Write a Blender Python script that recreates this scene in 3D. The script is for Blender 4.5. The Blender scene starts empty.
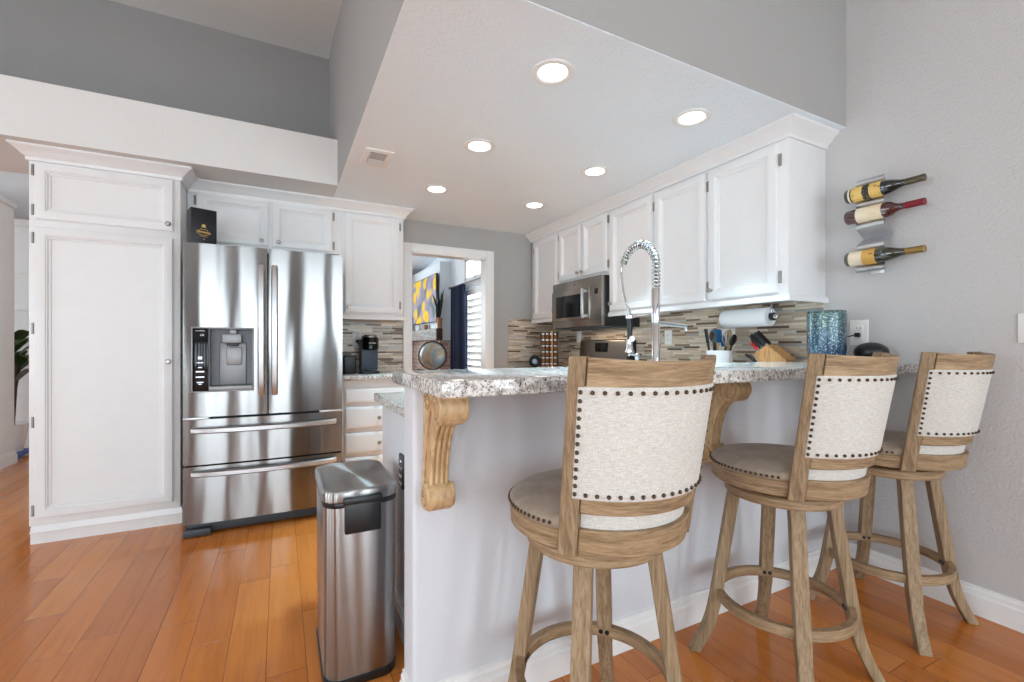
import bpy, bmesh, math, random
from mathutils import Vector, Matrix
random.seed(7)
SC = bpy.context.scene
COL = SC.collection
R = math.radians
PI = math.pi

# ------------------------------------------------------------------ camera, world, light, exposure
CAM_H = 1.2
cd = bpy.data.cameras.new('camera')
cam = bpy.data.objects.new('camera', cd)
COL.objects.link(cam)
cam.location = (0, 0, CAM_H)
cam.rotation_euler = (R(90), 0, R(-27.13))
cd.sensor_width = 36.0
cd.lens = 452.8 / 1024 * 36
cd.shift_y = 5.5 / 1024
cd.clip_start = 0.05
SC.camera = cam

w = bpy.data.worlds.new('world')
SC.world = w
w.use_nodes = True
bg = w.node_tree.nodes['Background']
bg.inputs[0].default_value = (0.78, 0.91, 1.0, 1)
bg.inputs[1].default_value = 2.8

def area(name, loc, rot, sx, sy, power, color=(1, 1, 1), spread=None):
    l = bpy.data.lights.new(name, 'AREA')
    l.shape = 'RECTANGLE'
    l.size, l.size_y, l.energy, l.color = sx, sy, power, color
    if spread: l.spread = spread
    o = bpy.data.objects.new(name, l)
    COL.objects.link(o)
    o.location = loc
    o.rotation_euler = rot
    return o

DAY = (0.80, 0.93, 1.0)
# daylight through unseen living-room windows behind the camera, spaced for bands in fridge reflections
BACK_WIN = [(-3.6, -2.8), (-2.3, -1.5), (-1.15, -0.6), (-0.2, 0.45), (0.95, 1.65), (2.0, 2.65)]
for i, (a, b) in enumerate(BACK_WIN):
    area('window_daylight', ((a + b) / 2, -3.72, 1.45), (R(92), 0, 0), b - a, 2.5, (b - a) * (41, 41, 41, 41, 43, 54)[i], DAY)
LEFT_WIN = [(-2.6, -1.1), (-0.4, 1.1), (1.7, 2.9)]
for i, (a, b) in enumerate(LEFT_WIN):
    area('window_daylight', (-5.12, (a + b) / 2, 1.45), (0, R(-95), 0), 2.3, b - a, 26, DAY)
# daylight at the family-room door, plus added fill for that room and hall
area('window_daylight', (2.95, 6.55, 1.5), (0, R(90), 0), 1.8, 0.7, 24, DAY)
area('window_daylight', (0.4, 9.5, 1.8), (R(-90), 0, 0), 2.2, 1.6, 75, DAY)  # added fill light without a window, brightens the family room
area('window_daylight', (-4.9, 6.6, 1.8), (0, R(-90), 0), 1.8, 1.6, 25, DAY)  # added fill light without a window, brightens the hall

SC.view_settings.view_transform = 'Standard'
SC.view_settings.look = 'None'
SC.view_settings.gamma = 1
SC.view_settings.use_curve_mapping = False
SC.view_settings.exposure = 0.30
SC.cycles.use_denoising = True
SC.cycles.max_bounces = 8
SC.cycles.diffuse_bounces = 5
SC.cycles.sample_clamp_indirect = 6

# ------------------------------------------------------------------ materials
def srgb(r, g=None, b=None):
    if g is None: g = b = r
    def f(c):
        c /= 255.0
        return c / 12.92 if c <= 0.04045 else ((c + 0.055) / 1.055) ** 2.4
    return (f(r), f(g), f(b), 1)

class N:
    """small node-tree helper"""
    def __init__(s, name):
        s.m = bpy.data.materials.new(name)
        s.m.use_nodes = True
        s.t = s.m.node_tree
        s.b = s.t.nodes['Principled BSDF']
    def n(s, typ, **kw):
        nd = s.t.nodes.new(typ)
        for k, v in kw.items():
            setattr(nd, k, v)
        return nd
    def l(s, a, b): s.t.links.new(a, b)
    def math(s, op, a, b=None, c=None):
        nd = s.n('ShaderNodeMath', operation=op)
        for i, v in enumerate((a, b, c)):
            if v is None: continue
            if hasattr(v, 'links'): s.l(v, nd.inputs[i])
            else: nd.inputs[i].default_value = v
        return nd.outputs[0]
    def coord(s): return s.n('ShaderNodeTexCoord').outputs['Object']
    def mapping(s, scale, rot=(0, 0, 0), src=None):
        mp = s.n('ShaderNodeMapping')
        mp.inputs['Scale'].default_value = scale
        mp.inputs['Rotation'].default_value = rot
        s.l(src or s.coord(), mp.inputs['Vector'])
        return mp.outputs[0]
    def noise(s, vec, scale, detail=4, rough=0.55, dist=0.0):
        nd = s.n('ShaderNodeTexNoise')
        nd.inputs['Scale'].default_value = scale
        nd.inputs['Detail'].default_value = detail
        nd.inputs['Roughness'].default_value = rough
        nd.inputs['Distortion'].default_value = dist
        if vec is not None: s.l(vec, nd.inputs['Vector'])
        return nd.outputs['Fac']
    def ramp(s, fac, stops, interp='LINEAR'):
        nd = s.n('ShaderNodeValToRGB')
        cr = nd.color_ramp
        cr.interpolation = interp
        while len(cr.elements) < len(stops): cr.elements.new(0.5)
        for e, (p, c) in zip(cr.elements, stops):
            e.position, e.color = p, c
        s.l(fac, nd.inputs[0])
        return nd.outputs[0]
    def mix(s, fac, a, b, blend='MIX'):
        nd = s.n('ShaderNodeMix', data_type='RGBA', blend_type=blend)
        for sock, v in ((nd.inputs[0], fac), (nd.inputs[6], a), (nd.inputs[7], b)):
            if hasattr(v, 'links'): s.l(v, sock)
            else: sock.default_value = v
        return nd.outputs[2]
    def bump(s, h, strength=0.3, dist=0.01):
        nd = s.n('ShaderNodeBump')
        nd.inputs['Strength'].default_value = strength
        nd.inputs['Distance'].default_value = dist
        s.l(h, nd.inputs['Height'])
        s.l(nd.outputs[0], s.b.inputs['Normal'])
    def set(s, color=None, rough=None, metal=None, spec=None, **kw):
        def put(k, v):
            if hasattr(v, 'links'): s.l(v, s.b.inputs[k])
            else: s.b.inputs[k].default_value = v
        if color is not None: put('Base Color', color)
        if rough is not None: put('Roughness', rough)
        if metal is not None: put('Metallic', metal)
        if spec is not None: put('Specular IOR Level', spec)
        for k, v in kw.items(): put(k.replace('_', ' '), v)
        return s.m

def plain(name, col, rough=0.5, metal=0.0, **kw):
    """single-colour material with a faint procedural variation"""
    n = N(name)
    f = n.noise(n.coord(), 9.0, 3)
    dark = tuple(c * 0.93 for c in col[:3]) + (1,)
    return n.set(n.mix(f, dark, col), rough, metal, **kw)

def wall_mat(name, col, bump=0.25, scale=60):
    n = N(name)
    c = n.coord()
    h = n.noise(c, scale, 3, 0.6)
    n.bump(n.ramp(h, [(0.42, (0, 0, 0, 1)), (0.62, (1, 1, 1, 1))]), bump, 0.006)
    return n.set(n.mix(n.noise(c, 1.5, 2), tuple(x * 0.97 for x in col[:3]) + (1,), col), 0.75, spec=0.3)

M = {}
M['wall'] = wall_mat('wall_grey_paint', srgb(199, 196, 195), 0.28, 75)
M['wall_dark'] = wall_mat('wall_upper_grey_paint', srgb(151, 149, 148), 0.15)  # same grey paint, darkened to put the recess shade into the colour
M['ceil'] = wall_mat('ceiling_white_paint', srgb(238, 246, 252), 0.22, 55)  # white cooled to offset the floor's warm bounce light
M['wall_mid'] = wall_mat('kitchen_grey_paint', srgb(168, 166, 164), 0.15)  # same grey paint, partly darkened to stand in for weaker light
M['soffit_white'] = wall_mat('soffit_white_paint', srgb(222, 221, 219), 0.15, 55)  # same ceiling white, dimmed to stand in for weaker light
M['wall_accent'] = wall_mat('accent_charcoal_paint', srgb(86, 84, 84), 0.15)  # unseen wall, dark colour added for bands in the fridge reflection
M['bar'] = wall_mat('bar_front_paint', srgb(214, 215, 220), 0.12)
M['white'] = plain('cabinet_white_enamel', srgb(231, 230, 230), 0.32)
M['trim'] = plain('trim_white_enamel', srgb(240, 239, 238), 0.35)
M['plate'] = plain('plastic_white', srgb(238, 236, 233), 0.35)
M['chrome'] = plain('chrome', srgb(215, 215, 215), 0.12, 1.0)
M['nickel'] = plain('brushed_nickel', srgb(170, 165, 158), 0.3, 1.0)
M['pewter'] = plain('hinge_pewter', srgb(150, 147, 144), 0.4, 0.7)
M['black'] = plain('black_plastic', srgb(26, 27, 30), 0.35)
M['black_gloss'] = plain('black_glass', srgb(10, 10, 12), 0.12, spec=0.3)
M['dark_grey'] = plain('charcoal_plastic', srgb(62, 65, 70), 0.45)
M['grey'] = plain('grey_plastic', srgb(120, 124, 130), 0.4)
M['slate'] = plain('slate_blue_plastic', srgb(66, 76, 90), 0.45)
M['bronze'] = plain('dark_bronze', srgb(88, 72, 56), 0.32, 0.9)
M['paper'] = wall_mat('paper_towel', srgb(240, 240, 242), 0.2, 180)
M['ceramic'] = plain('white_ceramic', srgb(235, 234, 234), 0.2)
M['red'] = plain('red_plastic', srgb(185, 38, 40), 0.35)
M['blue'] = plain('blue_silicone', srgb(22, 95, 150), 0.4)
M['navy_box'] = plain('navy_card', srgb(14, 17, 28), 0.45)
M['gold'] = plain('gold_foil', srgb(222, 184, 104), 0.35, 0.4)
M['utensil_wood'] = plain('utensil_wood', srgb(200, 160, 105), 0.5)

def steel(name, col, rough, aniso=0.6, wob=0.0, streak=(3, 3, 300), rot=0.25):
    n = N(name)
    c = n.coord()
    st = n.noise(n.mapping(streak, src=c), 1.0, 3)
    tg = n.n('ShaderNodeTangent', direction_type='RADIAL', axis='Z')
    n.l(tg.outputs[0], n.b.inputs['Tangent'])
    n.b.inputs['Anisotropic'].default_value = aniso
    n.b.inputs['Anisotropic Rotation'].default_value = rot
    if wob:
        n.bump(n.noise(n.mapping((7, 7, 1.2), src=c), 1.0, 1), wob, 0.02)
    dark = tuple(x * 0.86 for x in col[:3]) + (1,)
    return n.set(n.mix(st, dark, col), rough, 1.0)
M['steel'] = steel('fridge_stainless', srgb(150, 148, 147), 0.18, 1.0, 0.12)
M['steel_can'] = steel('brushed_stainless', srgb(176, 175, 174), 0.28, 1.0)
M['steel_h'] = steel('appliance_stainless', srgb(168, 162, 155), 0.27, 0.4, 0, (3, 3, 300))

def planks():
    n = N('hardwood_planks')
    c = n.coord()
    sp = n.n('ShaderNodeSeparateXYZ'); n.l(c, sp.inputs[0])
    W, L = 0.136, 0.92
    vx = n.math('DIVIDE', n.math('ADD', sp.outputs[0], 40.03), W)
    row = n.math('FLOOR', vx)
    wn = n.n('ShaderNodeTexWhiteNoise', noise_dimensions='1D'); n.l(row, wn.inputs['W'])
    uy = n.math('ADD', n.math('DIVIDE', sp.outputs[1], L), n.math('MULTIPLY', wn.outputs['Value'], 7.3))
    colm = n.math('FLOOR', uy)
    cb = n.n('ShaderNodeCombineXYZ'); n.l(row, cb.inputs[0]); n.l(colm, cb.inputs[1])
    wn2 = n.n('ShaderNodeTexWhiteNoise', noise_dimensions='2D'); n.l(cb.outputs[0], wn2.inputs['Vector'])
    fx = n.math('FRACT', vx); fy = n.math('FRACT', uy)
    ex = n.math('MULTIPLY', n.math('MINIMUM', fx, n.math('SUBTRACT', 1.0, fx)), W)
    ey = n.math('MULTIPLY', n.math('MINIMUM', fy, n.math('SUBTRACT', 1.0, fy)), L)
    e = n.math('MINIMUM', ex, ey)
    gap = n.math('LESS_THAN', e, 0.0010)
    edge = n.math('MINIMUM', n.math('DIVIDE', e, 0.004), 1.0)
    # grain: stretched along Y, shifted per plank
    off = n.n('ShaderNodeVectorMath', operation='ADD')
    sh = n.n('ShaderNodeCombineXYZ')
    n.l(n.math('MULTIPLY', wn2.outputs['Value'], 31.0), sh.inputs[0]); n.l(n.math('MULTIPLY', wn2.outputs['Value'], 17.0), sh.inputs[1])
    n.l(c, off.inputs[0]); n.l(sh.outputs[0], off.inputs[1])
    g = n.noise(n.mapping((34, 2.2, 1), src=off.outputs[0]), 1.0, 6, 0.6, 0.4)
    base = n.ramp(wn2.outputs['Value'], [(0, srgb(190, 112, 48)), (0.35, srgb(198, 118, 51)), (0.7, srgb(204, 124, 55)), (1, srgb(210, 133, 63))])
    grain = n.ramp(g, [(0.3, (0.84, 0.81, 0.78, 1)), (0.55, (1, 1, 1, 1)), (0.8, (0.95, 0.93, 0.9, 1))])
    colr = n.mix(1.0, base, grain, 'MULTIPLY')
    colr = n.mix(gap, colr, srgb(104, 60, 28))
    n.bump(edge, 0.35, 0.002)
    rg = n.math('MULTIPLY_ADD', g, 0.08, 0.11)
    return n.set(colr, rg, spec=0.5)
M['floor'] = planks()

def granite(name='granite', base=(222, 218, 213)):
    n = N(name)
    c = n.coord()
    big = n.noise(c, 7, 4, 0.6, 0.6)
    mid = n.noise(c, 80, 5, 0.7)
    vo = n.n('ShaderNodeTexVoronoi', feature='F1'); vo.inputs['Scale'].default_value = 85
    n.l(c, vo.inputs['Vector'])
    col = n.ramp(mid, [(0.3, srgb(96, 92, 94)), (0.42, srgb(164, 156, 150)), (0.55, srgb(*base)), (0.72, srgb(228, 223, 218))])
    col = n.mix(n.ramp(big, [(0.52, (0, 0, 0, 1)), (0.66, (0.9, 0.9, 0.9, 1))]), col, n.ramp(mid, [(0.36, srgb(104, 104, 112)), (0.6, srgb(186, 178, 172))]))
    sp = n.noise(c, 130, 2, 0.5)
    spk = n.ramp(sp, [(0.615, (0, 0, 0, 1)), (0.64, (1, 1, 1, 1))])
    col = n.mix(spk, col, srgb(34, 33, 38))
    return n.set(col, 0.09, spec=0.45)
M['granite'] = granite()

def mosaic(name, ax):
    """thin horizontal strips of stone and glass; ax = index of the horizontal coordinate"""
    n = N(name)
    c = n.coord()
    sp = n.n('ShaderNodeSeparateXYZ'); n.l(c, sp.inputs[0])
    W, L = 0.0158, 0.15
    vz = n.math('DIVIDE', n.math('ADD', sp.outputs[2], 10.0), W)
    row = n.math('FLOOR', vz)
    wn = n.n('ShaderNodeTexWhiteNoise', noise_dimensions='1D'); n.l(row, wn.inputs['W'])
    Lr = n.math('MULTIPLY_ADD', wn.outputs['Value'], 0.12, 0.10)
    u = n.math('ADD', n.math('DIVIDE', sp.outputs[ax], Lr), n.math('MULTIPLY', wn.outputs['Value'], 57.0))
    cm = n.math('FLOOR', u)
    cb = n.n('ShaderNodeCombineXYZ'); n.l(row, cb.inputs[0]); n.l(cm, cb.inputs[1])
    w2 = n.n('ShaderNodeTexWhiteNoise', noise_dimensions='2D'); n.l(cb.outputs[0], w2.inputs['Vector'])
    fx = n.math('FRACT', u); fz = n.math('FRACT', vz)
    ex = n.math('MULTIPLY', n.math('MINIMUM', fx, n.math('SUBTRACT', 1.0, fx)), L)
    ez = n.math('MULTIPLY', n.math('MINIMUM', fz, n.math('SUBTRACT', 1.0, fz)), W)
    gap = n.math('LESS_THAN', n.math('MINIMUM', ex, ez), 0.0009)
    base = n.ramp(w2.outputs['Value'], [(0, srgb(212, 196, 176)), (0.2, srgb(196, 178, 158)), (0.38, srgb(222, 208, 190)),
                                       (0.55, srgb(178, 158, 138)), (0.68, srgb(188, 182, 174)), (0.78, srgb(128, 104, 84)),
                                       (0.87, srgb(92, 72, 58)), (0.94, srgb(150, 150, 146))], 'CONSTANT')
    g = n.noise(n.mapping((20, 20, 120), src=c), 1.0, 3)
    colr = n.mix(1.0, base, n.ramp(g, [(0.3, (0.84, 0.83, 0.82, 1)), (0.6, (1, 1, 1, 1))]), 'MULTIPLY')
    colr = n.mix(gap, colr, srgb(176, 164, 150))
    return n.set(colr, n.math('MULTIPLY_ADD', w2.outputs['Value'], 0.25, 0.15))
M['mosaic_x'] = mosaic('mosaic_strips_far', 0)
M['mosaic_y'] = mosaic('mosaic_strips_right', 1)

def wood(name, c0, c1, c2, scale, rough=0.6):
    n = N(name)
    c = n.coord()
    g = n.noise(n.mapping(scale, src=c), 1.0, 6, 0.62, 0.8)
    f = n.noise(n.mapping(tuple(s * 4 for s in scale), src=c), 1.0, 3, 0.6)
    col = n.ramp(g, [(0.28, srgb(*c0)), (0.5, srgb(*c1)), (0.74, srgb(*c2))])
    col = n.mix(1.0, col, n.ramp(f, [(0.32, (0.66, 0.64, 0.62, 1)), (0.55, (1, 1, 1, 1))]), 'MULTIPLY')
    n.bump(f, 0.12, 0.002)
    return n.set(col, rough, spec=0.35)
M['oak_v'] = wood('weathered_oak_upright', (118, 96, 72), (154, 129, 100), (180, 156, 126), (52, 52, 3))
M['oak_h'] = wood('weathered_oak_level', (124, 99, 72), (160, 133, 102), (186, 160, 127), (6, 6, 62))
M['maple'] = wood('corbel_maple', (184, 148, 108), (208, 174, 132), (222, 192, 152), (14, 14, 5), 0.42)
M['block_wood'] = wood('knife_block_beech', (205, 150, 92), (222, 170, 112), (232, 186, 130), (30, 30, 4), 0.5)
M['mantel_wood'] = wood('mantel_brown_wood', (60, 42, 32), (92, 66, 50), (120, 92, 72), (12, 3, 20), 0.6)
M['mantel_pale'] = wood('mantel_whitewash', (120, 116, 112), (165, 162, 158), (196, 194, 190), (12, 3, 20), 0.6)

def linen():
    n = N('linen_cream')
    c = n.coord()
    a = n.noise(n.mapping((60, 60, 900), src=c), 1.0, 2)
    b = n.noise(n.mapping((900, 900, 60), src=c), 1.0, 2)
    f = n.math('MULTIPLY', n.math('ADD', a, b), 0.5)
    n.bump(f, 0.25, 0.001)
    return n.set(n.ramp(f, [(0.36, srgb(182, 178, 171)), (0.6, srgb(220, 216, 210))]), 0.9, spec=0.15)
M['linen'] = linen()
def suede():
    n = N('seat_taupe_suede')
    c = n.coord()
    f = n.noise(c, 16, 4, 0.6, 0.5)
    n.bump(n.noise(c, 300, 2), 0.1, 0.001)
    return n.set(n.ramp(f, [(0.3, srgb(138, 122, 108)), (0.7, srgb(166, 150, 134))]), 0.75, spec=0.25, Sheen_Weight=0.2)
M['suede'] = suede()

def vase_mat():
    n = N('mercury_glass_blue')
    c = n.coord()
    sp = n.n('ShaderNodeSeparateXYZ'); n.l(c, sp.inputs[0])
    nz = n.noise(c, 120, 4, 0.7)
    h = n.math('MULTIPLY_ADD', sp.outputs[2], 3.2, 0.05)
    grad = n.ramp(h, [(0.1, srgb(20, 54, 88)), (0.45, srgb(36, 76, 100)), (0.85, srgb(58, 98, 106)), (1, srgb(30, 66, 88))])
    sil = n.ramp(h, [(0.2, srgb(150, 178, 190)), (0.8, srgb(206, 206, 160))])
    f = n.math('MULTIPLY', nz, 1.0)
    col = n.mix(n.ramp(f, [(0.55, (0, 0, 0, 1)), (0.62, (0.8, 0.8, 0.8, 1))]), grad, sil)
    col = n.mix(n.ramp(f, [(0.38, (1, 1, 1, 1)), (0.45, (0, 0, 0, 1))]), col, srgb(12, 26, 38))
    n.bump(nz, 0.4, 0.003)
    return n.set(col, 0.22, 0.25, Coat_Weight=0.5)
M['vase'] = vase_mat()

def brick_mat():
    n = N('fireplace_brick')
    c = n.coord()
    mp = n.n('ShaderNodeCombineXYZ')
    sp = n.n('ShaderNodeSeparateXYZ'); n.l(c, sp.inputs[0])
    n.l(n.math('ADD', sp.outputs[1], sp.outputs[0]), mp.inputs[0]); n.l(sp.outputs[2], mp.inputs[1])
    br = n.n('ShaderNodeTexBrick')
    n.l(mp.outputs[0], br.inputs['Vector'])
    br.inputs['Scale'].default_value = 1.0
    br.inputs['Brick Width'].default_value = 0.22
    br.inputs['Row Height'].default_value = 0.075
    br.inputs['Mortar Size'].default_value = 0.006
    br.inputs['Color1'].default_value = srgb(190, 165, 155)
    br.inputs['Color2'].default_value = srgb(160, 132, 125)
    br.inputs['Mortar'].default_value = srgb(200, 192, 186)
    return n.set(br.outputs['Color'], 0.8)
M['brick'] = brick_mat()

def screen_mat():
    n = N('tv_picture')
    c = n.coord()
    f = n.noise(c, 3.2, 3, 0.5, 0.4)
    bgc = n.ramp(f, [(0.3, srgb(70, 100, 96)), (0.45, srgb(128, 138, 150)), (0.58, srgb(168, 158, 190)), (0.72, srgb(150, 176, 196))])
    v = n.n('ShaderNodeTexVoronoi', feature='F1'); v.inputs['Scale'].default_value = 3.6
    n.l(c, v.inputs['Vector'])
    m = n.ramp(v.outputs['Distance'], [(0.38, (1, 1, 1, 1)), (0.5, (0, 0, 0, 1))])
    pet = n.ramp(v.outputs['Distance'], [(0.04, srgb(230, 140, 10)), (0.2, srgb(250, 210, 30)), (0.4, srgb(240, 200, 60))])
    col = n.mix(m, bgc, pet)
    n.l(col, n.b.inputs['Emission Color'])
    n.b.inputs['Emission Strength'].default_value = 0.85
    return n.set((0.02, 0.02, 0.02, 1), 0.2)
M['screen'] = screen_mat()

def globe_mat():
    n = N('globe_map')
    c = n.coord()
    f = n.noise(c, 4.5, 5, 0.6)
    return n.set(n.ramp(f, [(0.5, srgb(140, 160, 174)), (0.53, srgb(186, 178, 158)), (0.7, srgb(160, 136, 112))]), 0.25)
M['globe'] = globe_mat()
M['curtain'] = plain('navy_velvet', srgb(20, 34, 70), 0.75)
M['leaf'] = plain('leaf_green', srgb(62, 84, 42), 0.45)
M['leaf_dark'] = plain('leaf_dark_green', srgb(34, 48, 36), 0.5)
M['stem'] = plain('plant_stem', srgb(66, 40, 36), 0.6)
M['terracotta'] = plain('terracotta', srgb(190, 140, 95), 0.6)
M['blue_cloth'] = plain('blue_cloth', srgb(84, 104, 160), 0.8)
def emis(name, col, s):
    n = N(name)
    n.b.inputs['Emission Color'].default_value = col
    n.b.inputs['Emission Strength'].default_value = s
    return n.set(col, 0.5)
M['lamp'] = emis('lamp_diffuser', (1, 0.97, 0.92, 1), 9.0)
M['led'] = emis('panel_icons', (0.85, 0.9, 1, 1), 0.4)
def glassy(name, col, rough=0.08):
    n = N(name)
    f = n.noise(n.coord(), 6, 2)
    return n.set(n.mix(f, tuple(c * 0.8 for c in col[:3]) + (1,), col), rough, 0.0, Coat_Weight=1.0, spec=0.6)
M['bottle_dark'] = glassy('bottle_black_glass', srgb(24, 26, 28))
M['bottle_red'] = glassy('bottle_red_wine', srgb(72, 28, 26))
M['bottle_green'] = glassy('bottle_olive_glass', srgb(52, 50, 34))
def label_mat(name, c0, c1, sc, thr):
    n = N(name)
    f = n.noise(n.mapping(sc), 1.0, 3, 0.6)
    return n.set(n.ramp(f, [(thr, srgb(*c0)), (thr + 0.04, srgb(*c1))]), 0.55)
M['label_gold'] = label_mat('label_gold', (222, 186, 106), (150, 104, 44), (60, 60, 60), 0.6)
M['label_black'] = label_mat('label_black_print', (40, 36, 32), (224, 200, 140), (90, 90, 90), 0.58)
M['label_cream'] = label_mat('label_cream', (232, 214, 182), (200, 168, 130), (60, 60, 40), 0.62)
M['label_cream_plain'] = plain('label_cream_plain', srgb(236, 222, 196), 0.55)
M['label_amber'] = label_mat('label_amber', (206, 158, 78), (140, 96, 40), (70, 70, 70), 0.62)
M['foil_brown'] = plain('capsule_bronze_foil', srgb(92, 80, 60), 0.35, 0.5)
M['foil_red'] = plain('capsule_red_foil', srgb(130, 22, 38), 0.35, 0.3)
M['foil_gold'] = plain('capsule_gold_foil', srgb(150, 118, 62), 0.35, 0.5)
M['spice'] = plain('spice_amber', srgb(128, 78, 40), 0.4)
M['spice_dark'] = plain('spice_brown', srgb(96, 58, 36), 0.4)
M['jar_glass'] = glassy('jar_glass', srgb(150, 128, 104))
M['brass'] = plain('brass', srgb(196, 156, 100), 0.3, 0.8)
M['disp'] = plain('dispenser_grey_metal', srgb(150, 150, 152), 0.42, 0.6)
M['silver'] = plain('satin_silver', srgb(205, 205, 208), 0.3, 0.9)

# ------------------------------------------------------------------ mesh helpers
class MB:
    def __init__(s): s.bm = bmesh.new()
    def box(s, x0, x1, y0, y1, z0, z1, bev=0.0, seg=2, mat=None):
        r = bmesh.ops.create_cube(s.bm, size=1.0)
        vs = r['verts']
        for v in vs:
            v.co = Vector((x0 + (v.co.x + .5) * (x1 - x0), y0 + (v.co.y + .5) * (y1 - y0), z0 + (v.co.z + .5) * (z1 - z0)))
        if mat is not None:
            for v in vs: v.co = mat @ v.co
        if bev > 0:
            es = list({e for v in vs for e in v.link_edges})
            bmesh.ops.bevel(s.bm, geom=es, offset=bev, segments=seg, profile=0.5, affect='EDGES')
        return s
    def grid(s, rows, close_u=False, close_v=False, caps=False):
        """rows: list of lists of points; skins them"""
        V = [[s.bm.verts.new(p) for p in row] for row in rows]
        nr, nc = len(V), len(V[0])
        for i in range(nr if close_u else nr - 1):
            for j in range(nc if close_v else nc - 1):
                a, b, c, d = V[i][j], V[(i + 1) % nr][j], V[(i + 1) % nr][(j + 1) % nc], V[i][(j + 1) % nc]
                try: s.bm.faces.new([a, b, c, d])
                except ValueError: pass
        if caps:
            for row in (V[0], V[-1]):
                try: s.bm.faces.new(row)
                except ValueError: pass
        return s
    def lathe(s, prof, n=32, mat=None):
        """prof (r, z) from bottom to top; r = 0 ends are closed to a point"""
        M_ = mat or Matrix()
        rings = []
        for r, z in prof:
            if r < 1e-6: rings.append([s.bm.verts.new(M_ @ Vector((0, 0, z)))])
            else: rings.append([s.bm.verts.new(M_ @ Vector((r * math.cos(2 * PI * k / n), r * math.sin(2 * PI * k / n), z))) for k in range(n)])
        for a, b in zip(rings, rings[1:]):
            for k in range(n):
                k2 = (k + 1) % n
                if len(a) == 1 and len(b) == 1: continue
                if len(a) == 1: f = [a[0], b[k], b[k2]]
                elif len(b) == 1: f = [a[k], b[0], a[k2]]
                else: f = [a[k], b[k], b[k2], a[k2]]
                try: s.bm.faces.new(f)
                except ValueError: pass
        for g in (rings[0], rings[-1]):
            if len(g) > 1 and rings[0] is not rings[-1]:
                try: s.bm.faces.new(g)
                except ValueError: pass
        return s
    def ringband(s, r0, r1, z0, z1, n=48, c=(0, 0)):
        prof = [(r0, z0), (r1, z0), (r1, z1), (r0, z1)]
        rows = [[(c[0] + r * math.cos(2 * PI * k / n), c[1] + r * math.sin(2 * PI * k / n), z) for r, z in prof] for k in range(n)]
        return s.grid(rows, True, True)
    def tube(s, pts, rad, n=10, cap=True):
        pts = [Vector(p) for p in pts]
        rows = []
        up = Vector((0, 0, 1))
        for i, p in enumerate(pts):
            t = (pts[min(i + 1, len(pts) - 1)] - pts[max(i - 1, 0)])
            t = t.normalized() if t.length > 1e-9 else Vector((0, 0, 1))
            if i == 0:
                a = t.cross(up)
                if a.length < 1e-3: a = t.cross(Vector((1, 0, 0)))
            else:
                a = a - t * a.dot(t)
            a.normalize()
            b = t.cross(a)
            r = rad[i] if isinstance(rad, (list, tuple)) else rad
            rows.append([p + (a * math.cos(2 * PI * k / n) + b * math.sin(2 * PI * k / n)) * r for k in range(n)])
        return s.grid(rows, False, True, cap)
    def prism(s, outline, x0, x1, mat=None):
        """outline of (y, z) points extruded from x0 to x1"""
        M_ = mat or Matrix()
        a = [s.bm.verts.new(M_ @ Vector((x0, y, z))) for y, z in outline]
        b = [s.bm.verts.new(M_ @ Vector((x1, y, z))) for y, z in outline]
        n = len(a)
        for i in range(n): s.bm.faces.new([a[i], a[(i + 1) % n], b[(i + 1) % n], b[i]])
        s.bm.faces.new(a); s.bm.faces.new(b)
        return s
    def sweep(s, path, prof, side=1, zup=True):
        """moulding: path in plan (x, y), profile (out, z), mitred; side=+1 offsets to the right of the walk"""
        P = [Vector((p[0], p[1])) for p in path]
        rows = []
        for i, p in enumerate(P):
            d = []
            if i > 0: d.append((P[i] - P[i - 1]).normalized())
            if i < len(P) - 1: d.append((P[i + 1] - P[i]).normalized())
            ns = [Vector((q.y, -q.x)) * side for q in d]
            if len(ns) == 2:
                m = (ns[0] + ns[1]); m = m / max(1e-6, m.dot(ns[0]))
            else: m = ns[0]
            rows.append([(p.x + m.x * o, p.y + m.y * o, z) for o, z in prof])
        return s.grid(rows, False, True, True)
    def panel(s, x0, x1, z0, z1, y, rings, back=True):
        """moulded panel facing -y: rings of (inset, out)"""
        rows = []
        for ins, out in rings:
            rows.append([s.bm.verts.new((x, y - out, z)) for x, z in ((x0 + ins, z0 + ins), (x1 - ins, z0 + ins), (x1 - ins, z1 - ins), (x0 + ins, z1 - ins))])
        for a, b in zip(rows, rows[1:]):
            for k in range(4): s.bm.faces.new([a[k], a[(k + 1) % 4], b[(k + 1) % 4], b[k]])
        s.bm.faces.new(rows[-1])
        if back: s.bm.faces.new(rows[0])
        return s
    def ball(s, c, r, seg=16, sc=(1, 1, 1)):
        q = bmesh.ops.create_uvsphere(s.bm, u_segments=seg, v_segments=max(6, seg // 2), radius=r)
        for v in q['verts']: v.co = Vector((v.co.x * sc[0] + c[0], v.co.y * sc[1] + c[1], v.co.z * sc[2] + c[2]))
        return s
    def build(s, name, mat, parent=None, ang=35, bevel=0.0, label=None):
        bmesh.ops.recalc_face_normals(s.bm, faces=s.bm.faces)
        me = bpy.data.meshes.new(name)
        s.bm.to_mesh(me); s.bm.free()
        me.materials.append(M[mat] if isinstance(mat, str) else mat)
        me.shade_smooth()
        me.set_sharp_from_angle(angle=R(ang))
        o = bpy.data.objects.new(name, me)
        COL.objects.link(o)
        if parent is not None: o.parent = parent
        if bevel:
            b = o.modifiers.new('bevel', 'BEVEL'); b.width = bevel; b.segments = 2; b.limit_method = 'ANGLE'; b.angle_limit = R(40)
        if label: o['label'] = label
        return o

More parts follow.
